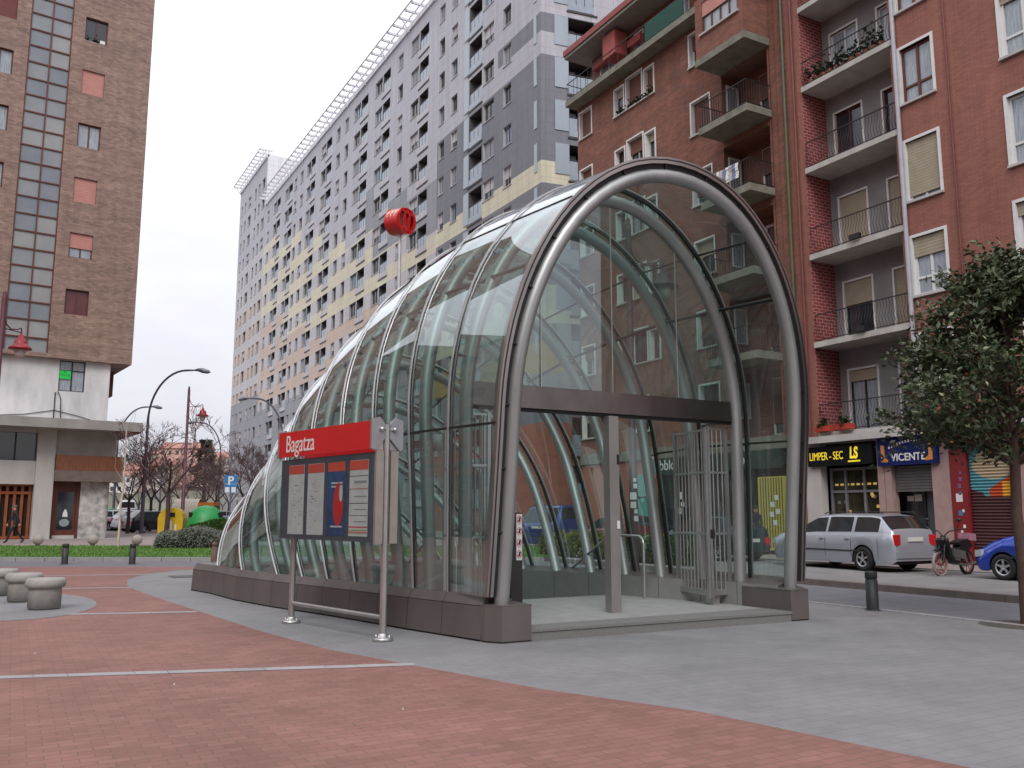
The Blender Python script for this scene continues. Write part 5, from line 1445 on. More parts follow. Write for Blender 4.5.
        for xg in sorted({q for s_ in sides for q in (s_[0] - .03, s_[1] + .03)})[::2]:
            hw = W / 2 + .0015; mb.box(xg - .004, xg + .004, sg * hw - .002, sg * hw + .002, .36, interp(belt, xg) - .1)
        mb.box(-L * .28, L * .27, sg * (W / 2 + .004) - .006, sg * (W / 2 + .004) + .006, .5, .535)
        mb.build('door_seam', trim_m, root)
    mb = MB(); mb.box(-L / 2 - .012, -L / 2 + .02, -.26, .26, .60 if not wagon else .78, .71 if not wagon else .89); mb.build('number_plate', plate_m, root)
    mb = MB(); mb.box(-L / 2 - .03, -L / 2 + .1, -W / 2 + .16, W / 2 - .16, .36, .52); mb.build('bumper', paint if not low else trim_m, root)
    mb = MB(); mb.box(L / 2 - .1, L / 2 + .03, -W / 2 + .2, W / 2 - .2, .3, .5); mb.build('bumper', paint if not low else trim_m, root)
    if wagon:
        mb = MB()
        for sg in (1, -1): mb.tube([(-L / 2 + .45, sg * (W / 2 - .28), H - .01), (-L / 2 + .55, sg * (W / 2 - .28), H + .045), (L * .03, sg * (W / 2 - .3), H + .045), (L * .06, sg * (W / 2 - .3), H)], .014, n=6)
        mb.build('roof_rail', trim_m, root)
    return root
def kids(o): return [c for c in COL.objects if c.parent == o]
def paint(name, c, metal=.35): return mat(name, c, rough=.3, metal=metal, var=.03, coat=.6)
wagon_args = dict(L=4.5, W=1.74, H=1.48, top=[(-2.25, .62), (-2.235, .98), (-2.15, 1.06), (-1.72, 1.43), (-1.45, 1.465), (-.2, 1.48), (.45, 1.44), (1.22, 1.02), (1.9, .93), (2.14, .82), (2.22, .66), (2.25, .5)],
                  belt=[(-2.25, .60), (-2.2, .97), (-1.5, .96), (1.0, .93), (1.5, .91), (2.1, .78), (2.25, .48)], wx=(-1.26, 1.33), wsr=(.50, 1.18), rgr=(-2.12, -1.74), sides=[(.05, .92), (-.88, -.03), (-1.78, -.98)], r=.315)
silver = paint('silver_paint', rgb(166, 170, 179), .35)
car = make_car('parked_car', 'silver estate car with roof rails parked before the black and yellow shop sign', silver, wagon=True, group='cars parked along the shops', **wagon_args)
car.location = (20.39, 17.1, .126); car.rotation_euler = (0, 0, R(85))
hatch_args = dict(L=3.85, W=1.66, H=1.43, top=[(-1.92, .5), (-1.9, .92), (-1.82, 1.0), (-1.35, 1.38), (-1.0, 1.42), (-.1, 1.43), (.3, 1.38), (1.0, 1.0), (1.5, .86), (1.8, .70), (1.92, .48)],
                  belt=[(-1.92, .48), (-1.85, .93), (-1.2, .94), (.8, .88), (1.2, .84), (1.92, .46)], wx=(-1.18, 1.22), wsr=(.34, .98), rgr=(-1.78, -1.37), sides=[(-.05, .72), (-1.15, -.13)], r=.29)
bluec = make_car('parked_car', 'bright blue hatchback partly hidden by the leafy tree', paint('blue_paint', rgb(28, 62, 168)), group='cars parked along the shops', **hatch_args)
bluec.location = (20.3, 10.95, .126); bluec.rotation_euler = (0, 0, math.pi / 2)
def recolour(root, m, old):
    for k in kids(root):
        if k.type == 'MESH' and k.data.materials and any(s_ and s_.name == old for s_ in k.data.materials):
            k.data = k.data.copy()
            for i, s_ in enumerate(k.data.materials):
                if s_ and s_.name == old: k.data.materials[i] = m
tealc = copy_tree(bluec, loc=(20.3, 22.6, .126), label='dark teal hatchback parked in front of the yellow lit shop window'); recolour(tealc, paint('teal_paint', rgb(40, 66, 74)), 'blue_paint')
redc = copy_tree(bluec, loc=(20.35, 27.9, .126), label='dark red hatchback parked behind the clipped hedge beside the bank'); recolour(redc, paint('maroon_paint', rgb(112, 28, 36)), 'blue_paint')
van_args = dict(L=4.3, W=1.75, H=1.85, top=[(-2.15, .5), (-2.14, 1.0), (-2.1, 1.2), (-2.0, 1.78), (-1.8, 1.83), (0, 1.85), (.5, 1.78), (1.15, 1.12), (1.8, .95), (2.05, .8), (2.15, .5)],
                belt=[(-2.15, .5), (-2.05, 1.08), (.8, 1.02), (1.3, .95), (2.15, .48)], wx=(-1.3, 1.35), wsr=(.52, 1.12), rgr=(-2.09, -2.01), sides=[(.02, .85), (-.95, -.1), (-1.9, -1.05)], r=.31)
vanb = make_car('parked_van', 'blue van with a pale stripe parked before the orange wall', paint('van_blue', rgb(30, 56, 128)), group='vans parked in the streets', low=True, **van_args)
mb = MB()
for sg in (1, -1): mb.box(-1.5, -.2, sg * .882 - .003, sg * .882 + .003, .86, .96)
mb.build('pale_stripe', white_p, vanb)
vanb.location = (20.4, 33.2, .126); vanb.rotation_euler = (0, 0, math.pi / 2)

# far street traffic, seen between the brown tower and the shell
def gz(x, y): return far_z(x, y)
r4 = random.Random(31)
spots = [(122, 66, 'white', 'white estate car nearest the brown tower in the far street'), (134, 72, 'dark', 'dark hatchback standing between two bare street trees'), (147, 64, 'silver', 'silver car parked just left of the yellow recycling bank'),
         (155, 60, 'dark', 'black car parked right beside the yellow recycling bank'), (140, 76, 'white', 'small white car seen behind the first row of far cars'), (160, 80, 'silver', 'pale grey car seen above the dark car by the yellow bank'),
         (172, 92, 'white', 'distant white car showing above the yellow recycling bank'), (224, 88, 'silver', 'distant silver car beside the parking sign pole'), (243, 80, 'white', 'distant white car seen past the parking sign')]
cols = {'white': paint('white_paint', rgb(206, 208, 210), .1), 'dark': paint('black_car_paint', rgb(34, 36, 42), .3), 'silver': silver}
for i, (u, d_, c_, lab) in enumerate(spots):
    p = D(u, 520, d_); src = car if i % 2 == 0 else bluec
    q = copy_tree(src, loc=(p.x, p.y, gz(p.x, p.y)), rz=R(r4.choice((15, 105, 100, 20, 95))), label=lab); q['group'] = 'cars parked along the far street'
    if c_ != ('silver' if src is car else 'blue'): recolour(q, cols[c_], 'silver_paint' if src is car else 'blue_paint')
p = D(129, 510, 95); q = copy_tree(vanb, loc=(p.x, p.y, gz(p.x, p.y)), rz=R(80), label='tall white van far down the street between the bare trees', scale=1.35); recolour(q, cols['white'], 'van_blue')
# orange lorry with a pale hoop behind the green bank
p = D(206, 500, 74); ot = thing('parked_lorry', (0, 0, 0), 'small orange lorry with a pale hooped cover behind the green bottle bank', 'lorry')
mb = MB(); mb.box(-.6, 1.6, -1, 1, .6, 2.5, 0); mb.build('cab', mat('orange_paint', rgb(210, 118, 40), rough=.4), ot)
mb = MB(); mb.box(-.2, 1.2, -1.02, -1.0, 1.5, 2.2); mb.box(1.6, 1.62, -.8, .8, 1.5, 2.2); mb.build('windows', car_glass, ot)
mb = MB(); n = 10
for k in range(n):
    a, b = math.pi * k / n, math.pi * (k + 1) / n
    f_ = lambda a, x: (x, math.cos(a) * 1.1, 1.1 + 1.75 * math.sin(a))
    mb.add([f_(a, -4.2), f_(b, -4.2), f_(b, -.7), f_(a, -.7)], [(0, 1, 2, 3)])
mb.add([(x, math.cos(math.pi * k / n) * 1.1, 1.1 + 1.75 * math.sin(math.pi * k / n)) for x in (-4.2,) for k in range(n + 1)], [tuple(range(n + 1))])
mb.box(-4.2, -.7, -1.1, 1.1, .7, 1.1); mb.build('cover', mat('pale_canvas', rgb(196, 186, 172), rough=.8), ot)
for x in (-3.2, .8):
    for sg in (1, -1): make_wheel(ot, x, sg * .95, .42, .25, sg)
ot.location = (p.x, p.y, gz(p.x, p.y)); ot.rotation_euler = (0, 0, R(-35)); ot.scale = (.62, .62, .85)

# ---- moped --------------------------------------------------------------------
mo = thing('moped', (0, 0, 0), 'dark moped with red spoked wheels and tall handlebar parked behind the silver car', 'moped')
redrim = mat('red_rim', rgb(140, 88, 84), rough=.5)
for x in (-.58, .58):
    mb = MB(); mb.tube([(x + .29 * math.cos(a), 0, .30 + .29 * math.sin(a)) for a in np.linspace(0, 2 * math.pi, 28, endpoint=False)], .032, n=8, closed=True); w_ = mb.build('wheel', tyre_m if x < 0 else mat('pale_tyre', rgb(150, 140, 138), rough=.7), mo)
    mb = MB(); mb.tube([(x + .245 * math.cos(a), 0, .30 + .245 * math.sin(a)) for a in np.linspace(0, 2 * math.pi, 28, endpoint=False)], .02, n=6, closed=True)
    for k in range(9):
        a = 2 * math.pi * k / 9; mb.bar((x, 0, .3), (x + .24 * math.cos(a), 0, .3 + .24 * math.sin(a)), .012)
    mb.tube([(x, -.06, .3), (x, .06, .3)], .05, n=10); mb.build('rim', redrim, w_)
mb = MB()
mb.tube([(.58, .07, .3), (.40, .05, .86), (.36, .04, .98)], .022, n=6); mb.tube([(.58, -.07, .3), (.40, -.05, .86), (.36, -.04, .98)], .022, n=6)
mb.tube([(.38, 0, .84), (.22, 0, .5), (-.05, 0, .36), (-.3, 0, .5), (-.5, 0, .72)], .035, n=8); mb.tube([(.36, 0, .76), (0, 0, .62), (-.5, 0, .70)], .025, n=8)
mb.tube([(-.58, .07, .3), (-.42, .07, .68)], .02, n=6); mb.tube([(-.58, -.07, .3), (-.42, -.07, .68)], .02, n=6); mb.tube([(-.1, 0, .34), (-.58, 0, .3)], .02, n=6)
mb.prism([(.40, .92), (.47, .86), (.36, .42), (.16, .30), (-.05, .30), (-.05, .36), (.12, .38), (.26, .5)], -.13, .13, 0, lambda a, b, c: (a, c, b)); mb.prism([(-.05, .46), (-.2, .74), (-.62, .80), (-.74, .72), (-.45, .55), (-.2, .42)], -.09, .09, 0, lambda a, b, c: (a, c, b)); mb.build('frame', black_m, mo)
mb = MB(); mb.tube([(.36, 0, .95), (.34, .12, 1.08), (.28, .34, 1.14), (.18, .38, 1.13)], .014, n=6); mb.tube([(.36, 0, .95), (.34, -.12, 1.08), (.28, -.34, 1.14), (.18, -.38, 1.13)], .014, n=6)
hb = mb.build('handlebar', black_m, mo)
for s_ in (1, -1):
    mb = MB(); mb.tube([(.3, s_ * .28, 1.13), (.34, s_ * .36, 1.32)], .008, n=5); mb.lathe([(0, -.05), (.055, -.02), (.055, .03), (0, .05)], (.34, s_ * .36, 1.36), n=10); mb.build('mirror', black_m, hb)
mb = MB(); mb.obox((-.02, 0, .38), (1, 0, .2), (0, 1, 0), (0, 0, 1), .13, .09, .11); mb.lathe([(0, -.09), (.08, -.09), (.09, 0), (.08, .09), (0, .09)], (.1, 0, .42), n=12); mb.tube([(.05, .09, .3), (-.3, .12, .24), (-.75, .12, .3)], .028, n=8); mb.obox((-.12, 0, .52), (1, 0, .15), (0, 1, 0), (0, 0, 1), .26, .10, .10); mb.build('engine', mat('engine_alloy', rgb(140, 140, 136), rough=.4, metal=.7), mo)
mb = MB(); mb.prism([(-.62, .78), (-.1, .74), (-.06, .80), (-.3, .86), (-.66, .9)], -.1, .1, 0, lambda a, b, c: (a, c, b)); mb.build('seat', black_m, mo)
mb = MB(); mb.obox((-.68, 0, .93), (1, 0, .1), (0, 1, 0), (0, 0, 1), .15, .13, .09); mb.build('luggage', mat('pink_cloth', rgb(168, 120, 134), rough=.9, var=.3, scale=12), mo)
mb = MB(); mb.lathe([(0, -.06), (.075, -.04), (.085, .05), (0, .06)], (.46, 0, .86), n=12); mb.build('headlight', black_m, mo)
mb = MB(); mb.obox((-.72, 0, .76), (1, 0, 0), (0, 1, 0), (0, 0, 1), .03, .06, .04); mb.build('tail_light', tail_m, mo)
mb = MB(); mb.prism([(.32, .58), (.40, .50), (.62, .62), (.78, .60), (.66, .66), (.5, .66)], -.05, .05, 0, lambda a, b, c: (a, c, b)); mb.build('mudguard', black_m, mo)
w1, w2 = G(934.8, 574.9, .126), G(971.6, 575.5, .126); c = (w1 + w2) / 2
mo.location = (c.x + .05, c.y, .126); mo.rotation_euler = (.0, 0, math.atan2(FX, -FY) + .55); mo.scale = (.94, 1.15, .98)

# ================================================================== STREET FURNITURE
stone_b = mat('bench_stone', rgb(158, 155, 150), rough=.85, var=.14, scale=8, bump=.2, bscale=60)
def make_stool():
    r_ = thing('stone_stool', (0, 0, 0), 'round concrete stool with a wide disc top, nearest of three', 'stone seat', 'round concrete stools on the plaza')
    mb = MB(); mb.lathe([(.255, -.01), (.255, .03), (.285, .035), (.285, .38), (.285, .40)], n=32); mb.build('base', stone_b, r_)
    mb = MB(); mb.lathe([(0, .395), (.31, .395), (.338, .41), (.35, .46), (.345, .52), (.31, .56), (0, .57)], n=36); mb.build('seat', stone_b, r_)
    return r_
st0 = make_stool()
q0 = G(43, 611); st0.location = (q0.x + .02, q0.y + .27, 0); st0.scale = (.9, .9, .93)
for (u, v, lab) in ((15, 603.5, 'round concrete stool with a disc top, middle of three'), (-8, 597, 'round concrete stool cut by the picture edge, farthest of three')):
    q = G(u, v); copy_tree(st0, loc=(q.x + .12, q.y + .25, 0), label=lab)
boll_m = mat('cast_bollard', rgb(62, 64, 66), rough=.55, metal=.3, var=.15)
bo = thing('bollard', (0, 0, 0), 'dark cylinder bollard alone at the plaza edge by the shopping street', 'bollard', 'dark cylinder bollards')
mb = MB(); mb.lathe([(.10, 0), (.10, .50), (.088, .505), (.088, .525), (.10, .53), (.10, .62), (.092, .645), (0, .655)], n=24); mb.build('post', boll_m, bo)
mb = MB(); mb.lathe([(.125, 0), (.125, .015), (.1, .02)], n=24); mb.build('foot_ring', boll_m, bo)
q = G(875, 611); bo.location = (q.x + .05, q.y + .08, 0)
for (u, v, lab) in ((64.5, 564, 'dark cylinder bollard by the cross street, in front of the stool row'), (132, 564, 'dark cylinder bollard by the cross street, below the pale sapling'), (214, 562, 'brownish bollard by the cross street, close to the tail of the shell')):
    q = G(u, v); bq = copy_tree(bo, loc=(q.x, q.y, 0), label=lab)
recolour(bq, mat('rusty_bollard', rgb(112, 84, 76), rough=.7, var=.2), 'cast_bollard')
ball = thing('ball_bollard', (0, 0, 0), 'pale stone ball behind the lawn, in front of the timber gate', 'ball bollard', 'pale stone balls behind the lawn')
mb = MB(); mb.lathe([(.22 * math.cos(a), .26 + .22 * math.sin(a)) for a in np.linspace(-1.4, 1.57, 14)], n=20); mb.build('ball', mat('ball_stone', rgb(168, 156, 152), rough=.8, var=.1), ball)
mb = MB(); mb.lathe([(.09, -.1), (.09, .06), (.05, .08)], n=14); mb.build('stem', boll_m, ball)
for i, (u, lab) in enumerate(((38, None), (93, 'pale stone ball behind the lawn, in front of the marble pillar'), (137, 'pale stone ball behind the lawn, right of the pale sapling'))):
    p = D(u, 540, 38.7); z = gz(p.x, p.y)
    if i == 0: ball.location = (p.x, p.y, z)
    else: copy_tree(ball, loc=(p.x, p.y, z), label=lab)

# red lantern posts: tall post, scroll arm, hanging red lantern
plum = mat('plum_paint', rgb(108, 70, 82), rough=.5, metal=.2); post_br = mat('brown_post', rgb(84, 62, 66), rough=.55, metal=.2); lant_red = mat('lantern_red', rgb(150, 34, 44), rough=.4)
def lantern_post(label, postm, shade):
    r_ = thing('street_lamp', (0, 0, 0), label, 'street lamp', 'lantern posts with scroll arms')
    mb = MB(); mb.tube([(0, 0, 0), (0, 0, 2.6), (0, 0, 2.62), (0, 0, 8.3)], [.10, .10, .085, .07], n=14); mb.lathe([(.17, 0), (.17, .06), (.13, .1), (.115, .4), (.1, .45)], n=16); mb.lathe([(.07, 8.3), (.05, 8.42), (.06, 8.46), (0, 8.55)], n=10); mb.build('pole', postm, r_)
    mb = MB(); mb.tube([(0, 0, 8.1), (.06, 0, 7.75), (.16, 0, 7.5), (.35, 0, 7.38), (.62, 0, 7.42), (.78, 0, 7.5), (.8, 0, 7.42), (.8, 0, 7.3)], .022, n=7); mb.tube([(0, 0, 7.35), (.82, 0, 7.35)], .018, n=7); mb.build('arm', postm, r_)
    mb = MB(); mb.lathe([(0, 7.30), (.07, 7.28), (.09, 7.16), (.17, 7.12), (.18, 7.0), (.20, 6.97), (.33, 6.86), (.335, 6.82), (.15, 6.80)], (.8, 0, 0), n=22); la_ = mb.build('lantern', shade, r_)
    mb = MB(); mb.lathe([(.16, 6.81), (.17, 6.70), (.12, 6.58), (0, 6.52)], (.8, 0, 0), n=18); mb.build('lamp_globe', mat('lamp_globe', rgb(196, 190, 186), rough=.2), la_)
    return r_
L1 = lantern_post('plum lantern post with a red lantern rising behind the hedges near the yellow bank', plum, lant_red)
p = D(189, 392, 50); L1.location = (p.x, p.y, gz(p.x, p.y)); L1.rotation_euler = (0, 0, -YAW + .3)
p = D(4.5, 298, 25); copy_tree(L1, loc=(p.x, p.y, 0), rz=-YAW + 1.36, scale=.945, label='plum lantern post with a red lantern in front of the brown tower')
p = D(628, 225, 20); L3 = copy_tree(L1, loc=(p.x, p.y, 0), rz=-YAW - .1, label='brown lantern post with dark shade and stickers seen through the glass shell')
recolour(L3, post_br, 'plum_paint'); 
for k in kids(L3):
    if k.name.startswith('lantern'):
        k.data = k.data.copy(); k.data.materials[0] = mat('dark_shade', rgb(70, 54, 60), rough=.5)
mb = MB(); r5 = random.Random(2)
for z, s_ in ((1.5, .12), (1.66, .09), (1.8, .14), (2.0, .16), (2.22, .1), (2.36, .08)):
    a = -2.0 + r5.uniform(-.3, .3)
    mb = MB(); mb.obox((p.x + .104 * math.cos(a), p.y + .104 * math.sin(a), z), (-math.sin(a), math.cos(a), 0), (math.cos(a), math.sin(a), 0), (0, 0, 1), s_ * .45, .003, s_ * .5); mb.build('sticker', white_p, L3)

# tall bent columns for the road
dark_pole = mat('dark_column', rgb(104, 98, 110), rough=.5, metal=.3); head_al = mat('lamp_head', rgb(128, 132, 138), rough=.4, metal=.5)
def road_lamp(label):
    r_ = thing('street_lamp', (0, 0, 0), label, 'street lamp', 'tall bent road lamps')
    pts = [(0, 0, 0), (0, 0, 4), (0, 0, 7.2)] + [(2.3 - 2.3 * math.cos(t_), 0, 7.2 + 3.4 * math.sin(t_)) for t_ in np.linspace(.12, math.pi / 2, 12)] + [(2.9, 0, 10.62)]
    mb = MB(); mb.tube(pts, [.13, .11, .085] + [.07] * 12 + [.05], n=10); mb.build('pole', dark_pole, r_)
    mb = MB(); mb.tube([(2.8, 0, 10.62), (3.0, 0, 10.65), (3.3, 0, 10.6), (3.65, 0, 10.52), (3.8, 0, 10.5)], [.06, .11, .17, .13, .03], n=12); mb.build('lamp_head', head_al, r_)
    return r_
K1 = road_lamp('tall dark bent road lamp just right of the brown tower')
p = D(141, 535, 57); K1.location = (p.x, p.y, gz(p.x, p.y)); K1.rotation_euler = (0, 0, -YAW + .1)
for (u, d_, rz_, lab) in ((112, 78, .0, 'bent road lamp whose arm shows above the concrete slab canopy'), (217, 92, math.pi, 'slender bent road lamp leaning left between lantern post and grey block'), (279, 72, math.pi, 'bent road lamp in front of the grey slab block'), (158, 120, .2, 'small far road lamp with pale head over the bare trees')):
    p = D(u, 530, d_); copy_tree(K1, loc=(p.x, p.y, gz(p.x, p.y)), rz=-YAW + rz_, label=lab)

# parking sign
p = D(231, 484, 40); ps = thing('parking_sign', (p.x, p.y, gz(p.x, p.y)), 'blue parking sign with white P on a grey pole behind the hedge', 'road sign')
zc = p.z; z0 = gz(p.x, p.y); xv = Vector((FY, -FX, 0)); nv = Vector((-FX, -FY, 0))
mb = MB(); mb.tube([(p.x, p.y, z0), (p.x, p.y, zc + .42)], .03, n=8); pq = mb.build('pole', head_al, ps)
mb = MB(); mb.obox(p + nv * .04, xv, nv, (0, 0, 1), .29, .012, .40); sgn = mb.build('sign_plate', mat('sign_blue', rgb(60, 122, 180), rough=.4), ps)
mb = MB()
for s_ in (-1, 1): mb.obox(p + nv * .055 + xv * .145 * s_ + Vector((0, 0, -.26)), xv, nv, (0, 0, 1), .10, .002, .12)
mb.obox(p + nv * .053 + Vector((0, 0, .0)), xv, nv, (0, 0, 1), .285, .001, .006); mb.build('white_field', white_p, sgn)
text('lettering', 'P', white_p, p + nv * .056 + Vector((0, 0, .13)), xv, (0, 0, 1), .52, sgn, bold=.014)

# recycling banks
p = D(172.5, 520, 46); ybk = thing('recycling_bank', (0, 0, 0), 'yellow recycling bank with a rounded top beyond the grey hedge', 'recycling bank')
yel = mat('yellow_plastic', rgb(204, 168, 30), rough=.45, var=.08)
mb = MB(); fn = lambda a, b, c: (a, c, b)
mb.prism([(-.78, 0), (.78, 0), (.84, 1.1), (.74, 1.38), (.5, 1.58), (.2, 1.68), (-.2, 1.68), (-.5, 1.58), (-.74, 1.38), (-.84, 1.1)], -.62, .62, 0, fn); mb.build('body', yel, ybk)
mb = MB(); mb.box(-.3, .3, -.66, -.621, 1.2, 1.42); mb.build('slot', black_m, ybk)
mb = MB(); mb.box(-.14, .12, -.63, -.621, .35, 1.0); mb.box(.3, .42, -.63, -.621, .3, .8); mb.build('label_panel', white_p, ybk)
mb = MB(); mb.tube([(-.15, 0, 1.66), (-.15, 0, 1.86), (.15, 0, 1.86), (.15, 0, 1.66)], .025, n=6); mb.build('lifting_eye', steel, ybk)
ybk.location = (p.x, p.y, gz(p.x, p.y)); ybk.rotation_euler = (0, 0, -YAW + .15); ybk.scale = (.74, .8, .95)
def igloo(u, d_, lab, s_=1.0):
    p = D(u, 520, d_); g_ = thing('bottle_bank', (0, 0, 0), lab, 'bottle bank', 'green dome bottle banks')
    mb = MB(); mb.lathe([(.80, 0), (.86, .1), (.92, .55), (.93, .62), (.9, .66), (.86, 1.0), (.7, 1.34), (.45, 1.56), (.2, 1.64), (0, 1.66)], n=32); mb.build('dome', mat('green_plastic', rgb(40, 146, 76), rough=.45, var=.08), g_)
    for a in (.3, 2.4, 4.5):
        mb = MB(); mb.obox((.80 * math.cos(a), .80 * math.sin(a), 1.18), (math.cos(a), math.sin(a), .4), (-math.sin(a), math.cos(a), 0), (0, 0, 1), .05, .13, .12); mb.build('port', black_m, g_)
    g_.location = (p.x, p.y, gz(p.x, p.y)); g_.rotation_euler = (0, 0, 1.0); g_.scale = (s_,) * 3
igloo(206, 46, 'green dome bottle bank between lantern post and parking sign', 1.04)
igloo(108, 66, 'green dome bottle bank just past the corner of the brown tower', 1.0)

# ================================================================== PLANTS
def hedge(name, l0, l1, f0, f1, h_, m_leaf, label, seed, wob=.12, n=9000, size=.05, fn=lf, zfn=None, lobes=7):
    r_ = random.Random(seed); mb = MB(); zfn = zfn or (lambda p: far_z(p.x, p.y))
    def dens(a, f_): # smooth clipped mounds
        return .86 + wob * math.sin(a * lobes + seed) * math.cos(f_ * 2.1)
    core = []; N1, N2 = 26, 8
    for i in range(N1 + 1):
        for j in range(N2 + 1):
            a = i / N1; t_ = j / N2 * math.pi; e = min(1, math.sin(math.pi * min(max(a, .001), .999)) * 3.2) ** .6
            l = l0 + (l1 - l0) * a; fc = (f0 + f1) / 2; fr = (f1 - f0) / 2 * .9 * e; H_ = h_ * dens(l, 0) * .9 * e
            f_ = fc - fr * math.copysign(abs(math.cos(t_)) ** .6, math.cos(t_)); z = H_ * math.sin(t_) ** .55 if j not in (0, N2) else 0
            p = fn(l, f_); core.append((p.x, p.y, zfn(p) + z))
    mb.add(core, [(i * (N2 + 1) + j, (i + 1) * (N2 + 1) + j, (i + 1) * (N2 + 1) + j + 1, i * (N2 + 1) + j + 1) for i in range(N1) for j in range(N2)], 1, True)
    for k in range(n):
        a = r_.random(); t_ = r_.random() * math.pi; e = min(1, math.sin(math.pi * min(max(a, .001), .999)) * 3.2) ** .6
        l = l0 + (l1 - l0) * a; fc = (f0 + f1) / 2; sc = r_.uniform(.92, 1.06); fr = (f1 - f0) / 2 * e * sc; H_ = h_ * dens(l, 0) * e * sc
        p = fn(l, fc - fr * math.copysign(abs(math.cos(t_)) ** .6, math.cos(t_))); c = Vector((p.x, p.y, zfn(p) + H_ * math.sin(t_) ** .55))
        u = Vector((r_.gauss(0, 1), r_.gauss(0, 1), r_.gauss(0, 1) + .4)).normalized() * size; w_ = u.cross(Vector((r_.gauss(0, 1), r_.gauss(0, 1), r_.gauss(0, 1)))).normalized() * size * .45
        mb.add([c, c + u * .5 + w_, c + u, c + u * .5 - w_], [(0, 1, 2, 3)], 0)
    o = mb.build(name, m_leaf, fix=False)
    return tag(o, label, 'hedge')
grey_leaf = mat('grey_leaf', rgb(112, 116, 108), rough=.9, var=.35, scale=4, spec=.1, col2=rgb(146, 148, 140)); green_leaf = mat('hedge_leaf', rgb(58, 84, 36), rough=.85, var=.4, scale=3, spec=.15)
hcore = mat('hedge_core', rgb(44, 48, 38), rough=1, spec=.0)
hedge('clipped_hedge', -14.8, -10.6, 36.2, 38.0, .86, [grey_leaf, hcore], 'rounded grey-leaved hedge at the end of the lawn', 3, n=9000, size=.06, lobes=3)
hedge('clipped_hedge', -16.2, -11.0, 43.0, 45.2, 1.05, [green_leaf, hcore], 'dark green hedge in front of the green bottle bank', 5, n=7000, size=.07, lobes=2)
flat_fn = lambda a, b, z=0: Vector((b, a, 0)); flat_z = lambda p: .126
hedge('clipped_hedge', 19.6, 23.2, 16.7, 17.9, .85, [green_leaf, hcore], 'low green hedge on the kerb, seen right of the door post through the shell', 8, n=4500, size=.06, fn=flat_fn, zfn=flat_z)
hedge('clipped_hedge', 23.8, 28.2, 16.7, 17.9, .9, [mat('yellow_leaf', rgb(110, 112, 48), rough=.85, var=.4, scale=3, spec=.15), hcore], 'yellowish green hedge on the kerb, seen left of the door post through the shell', 9, n=5000, size=.06, fn=flat_fn, zfn=flat_z)

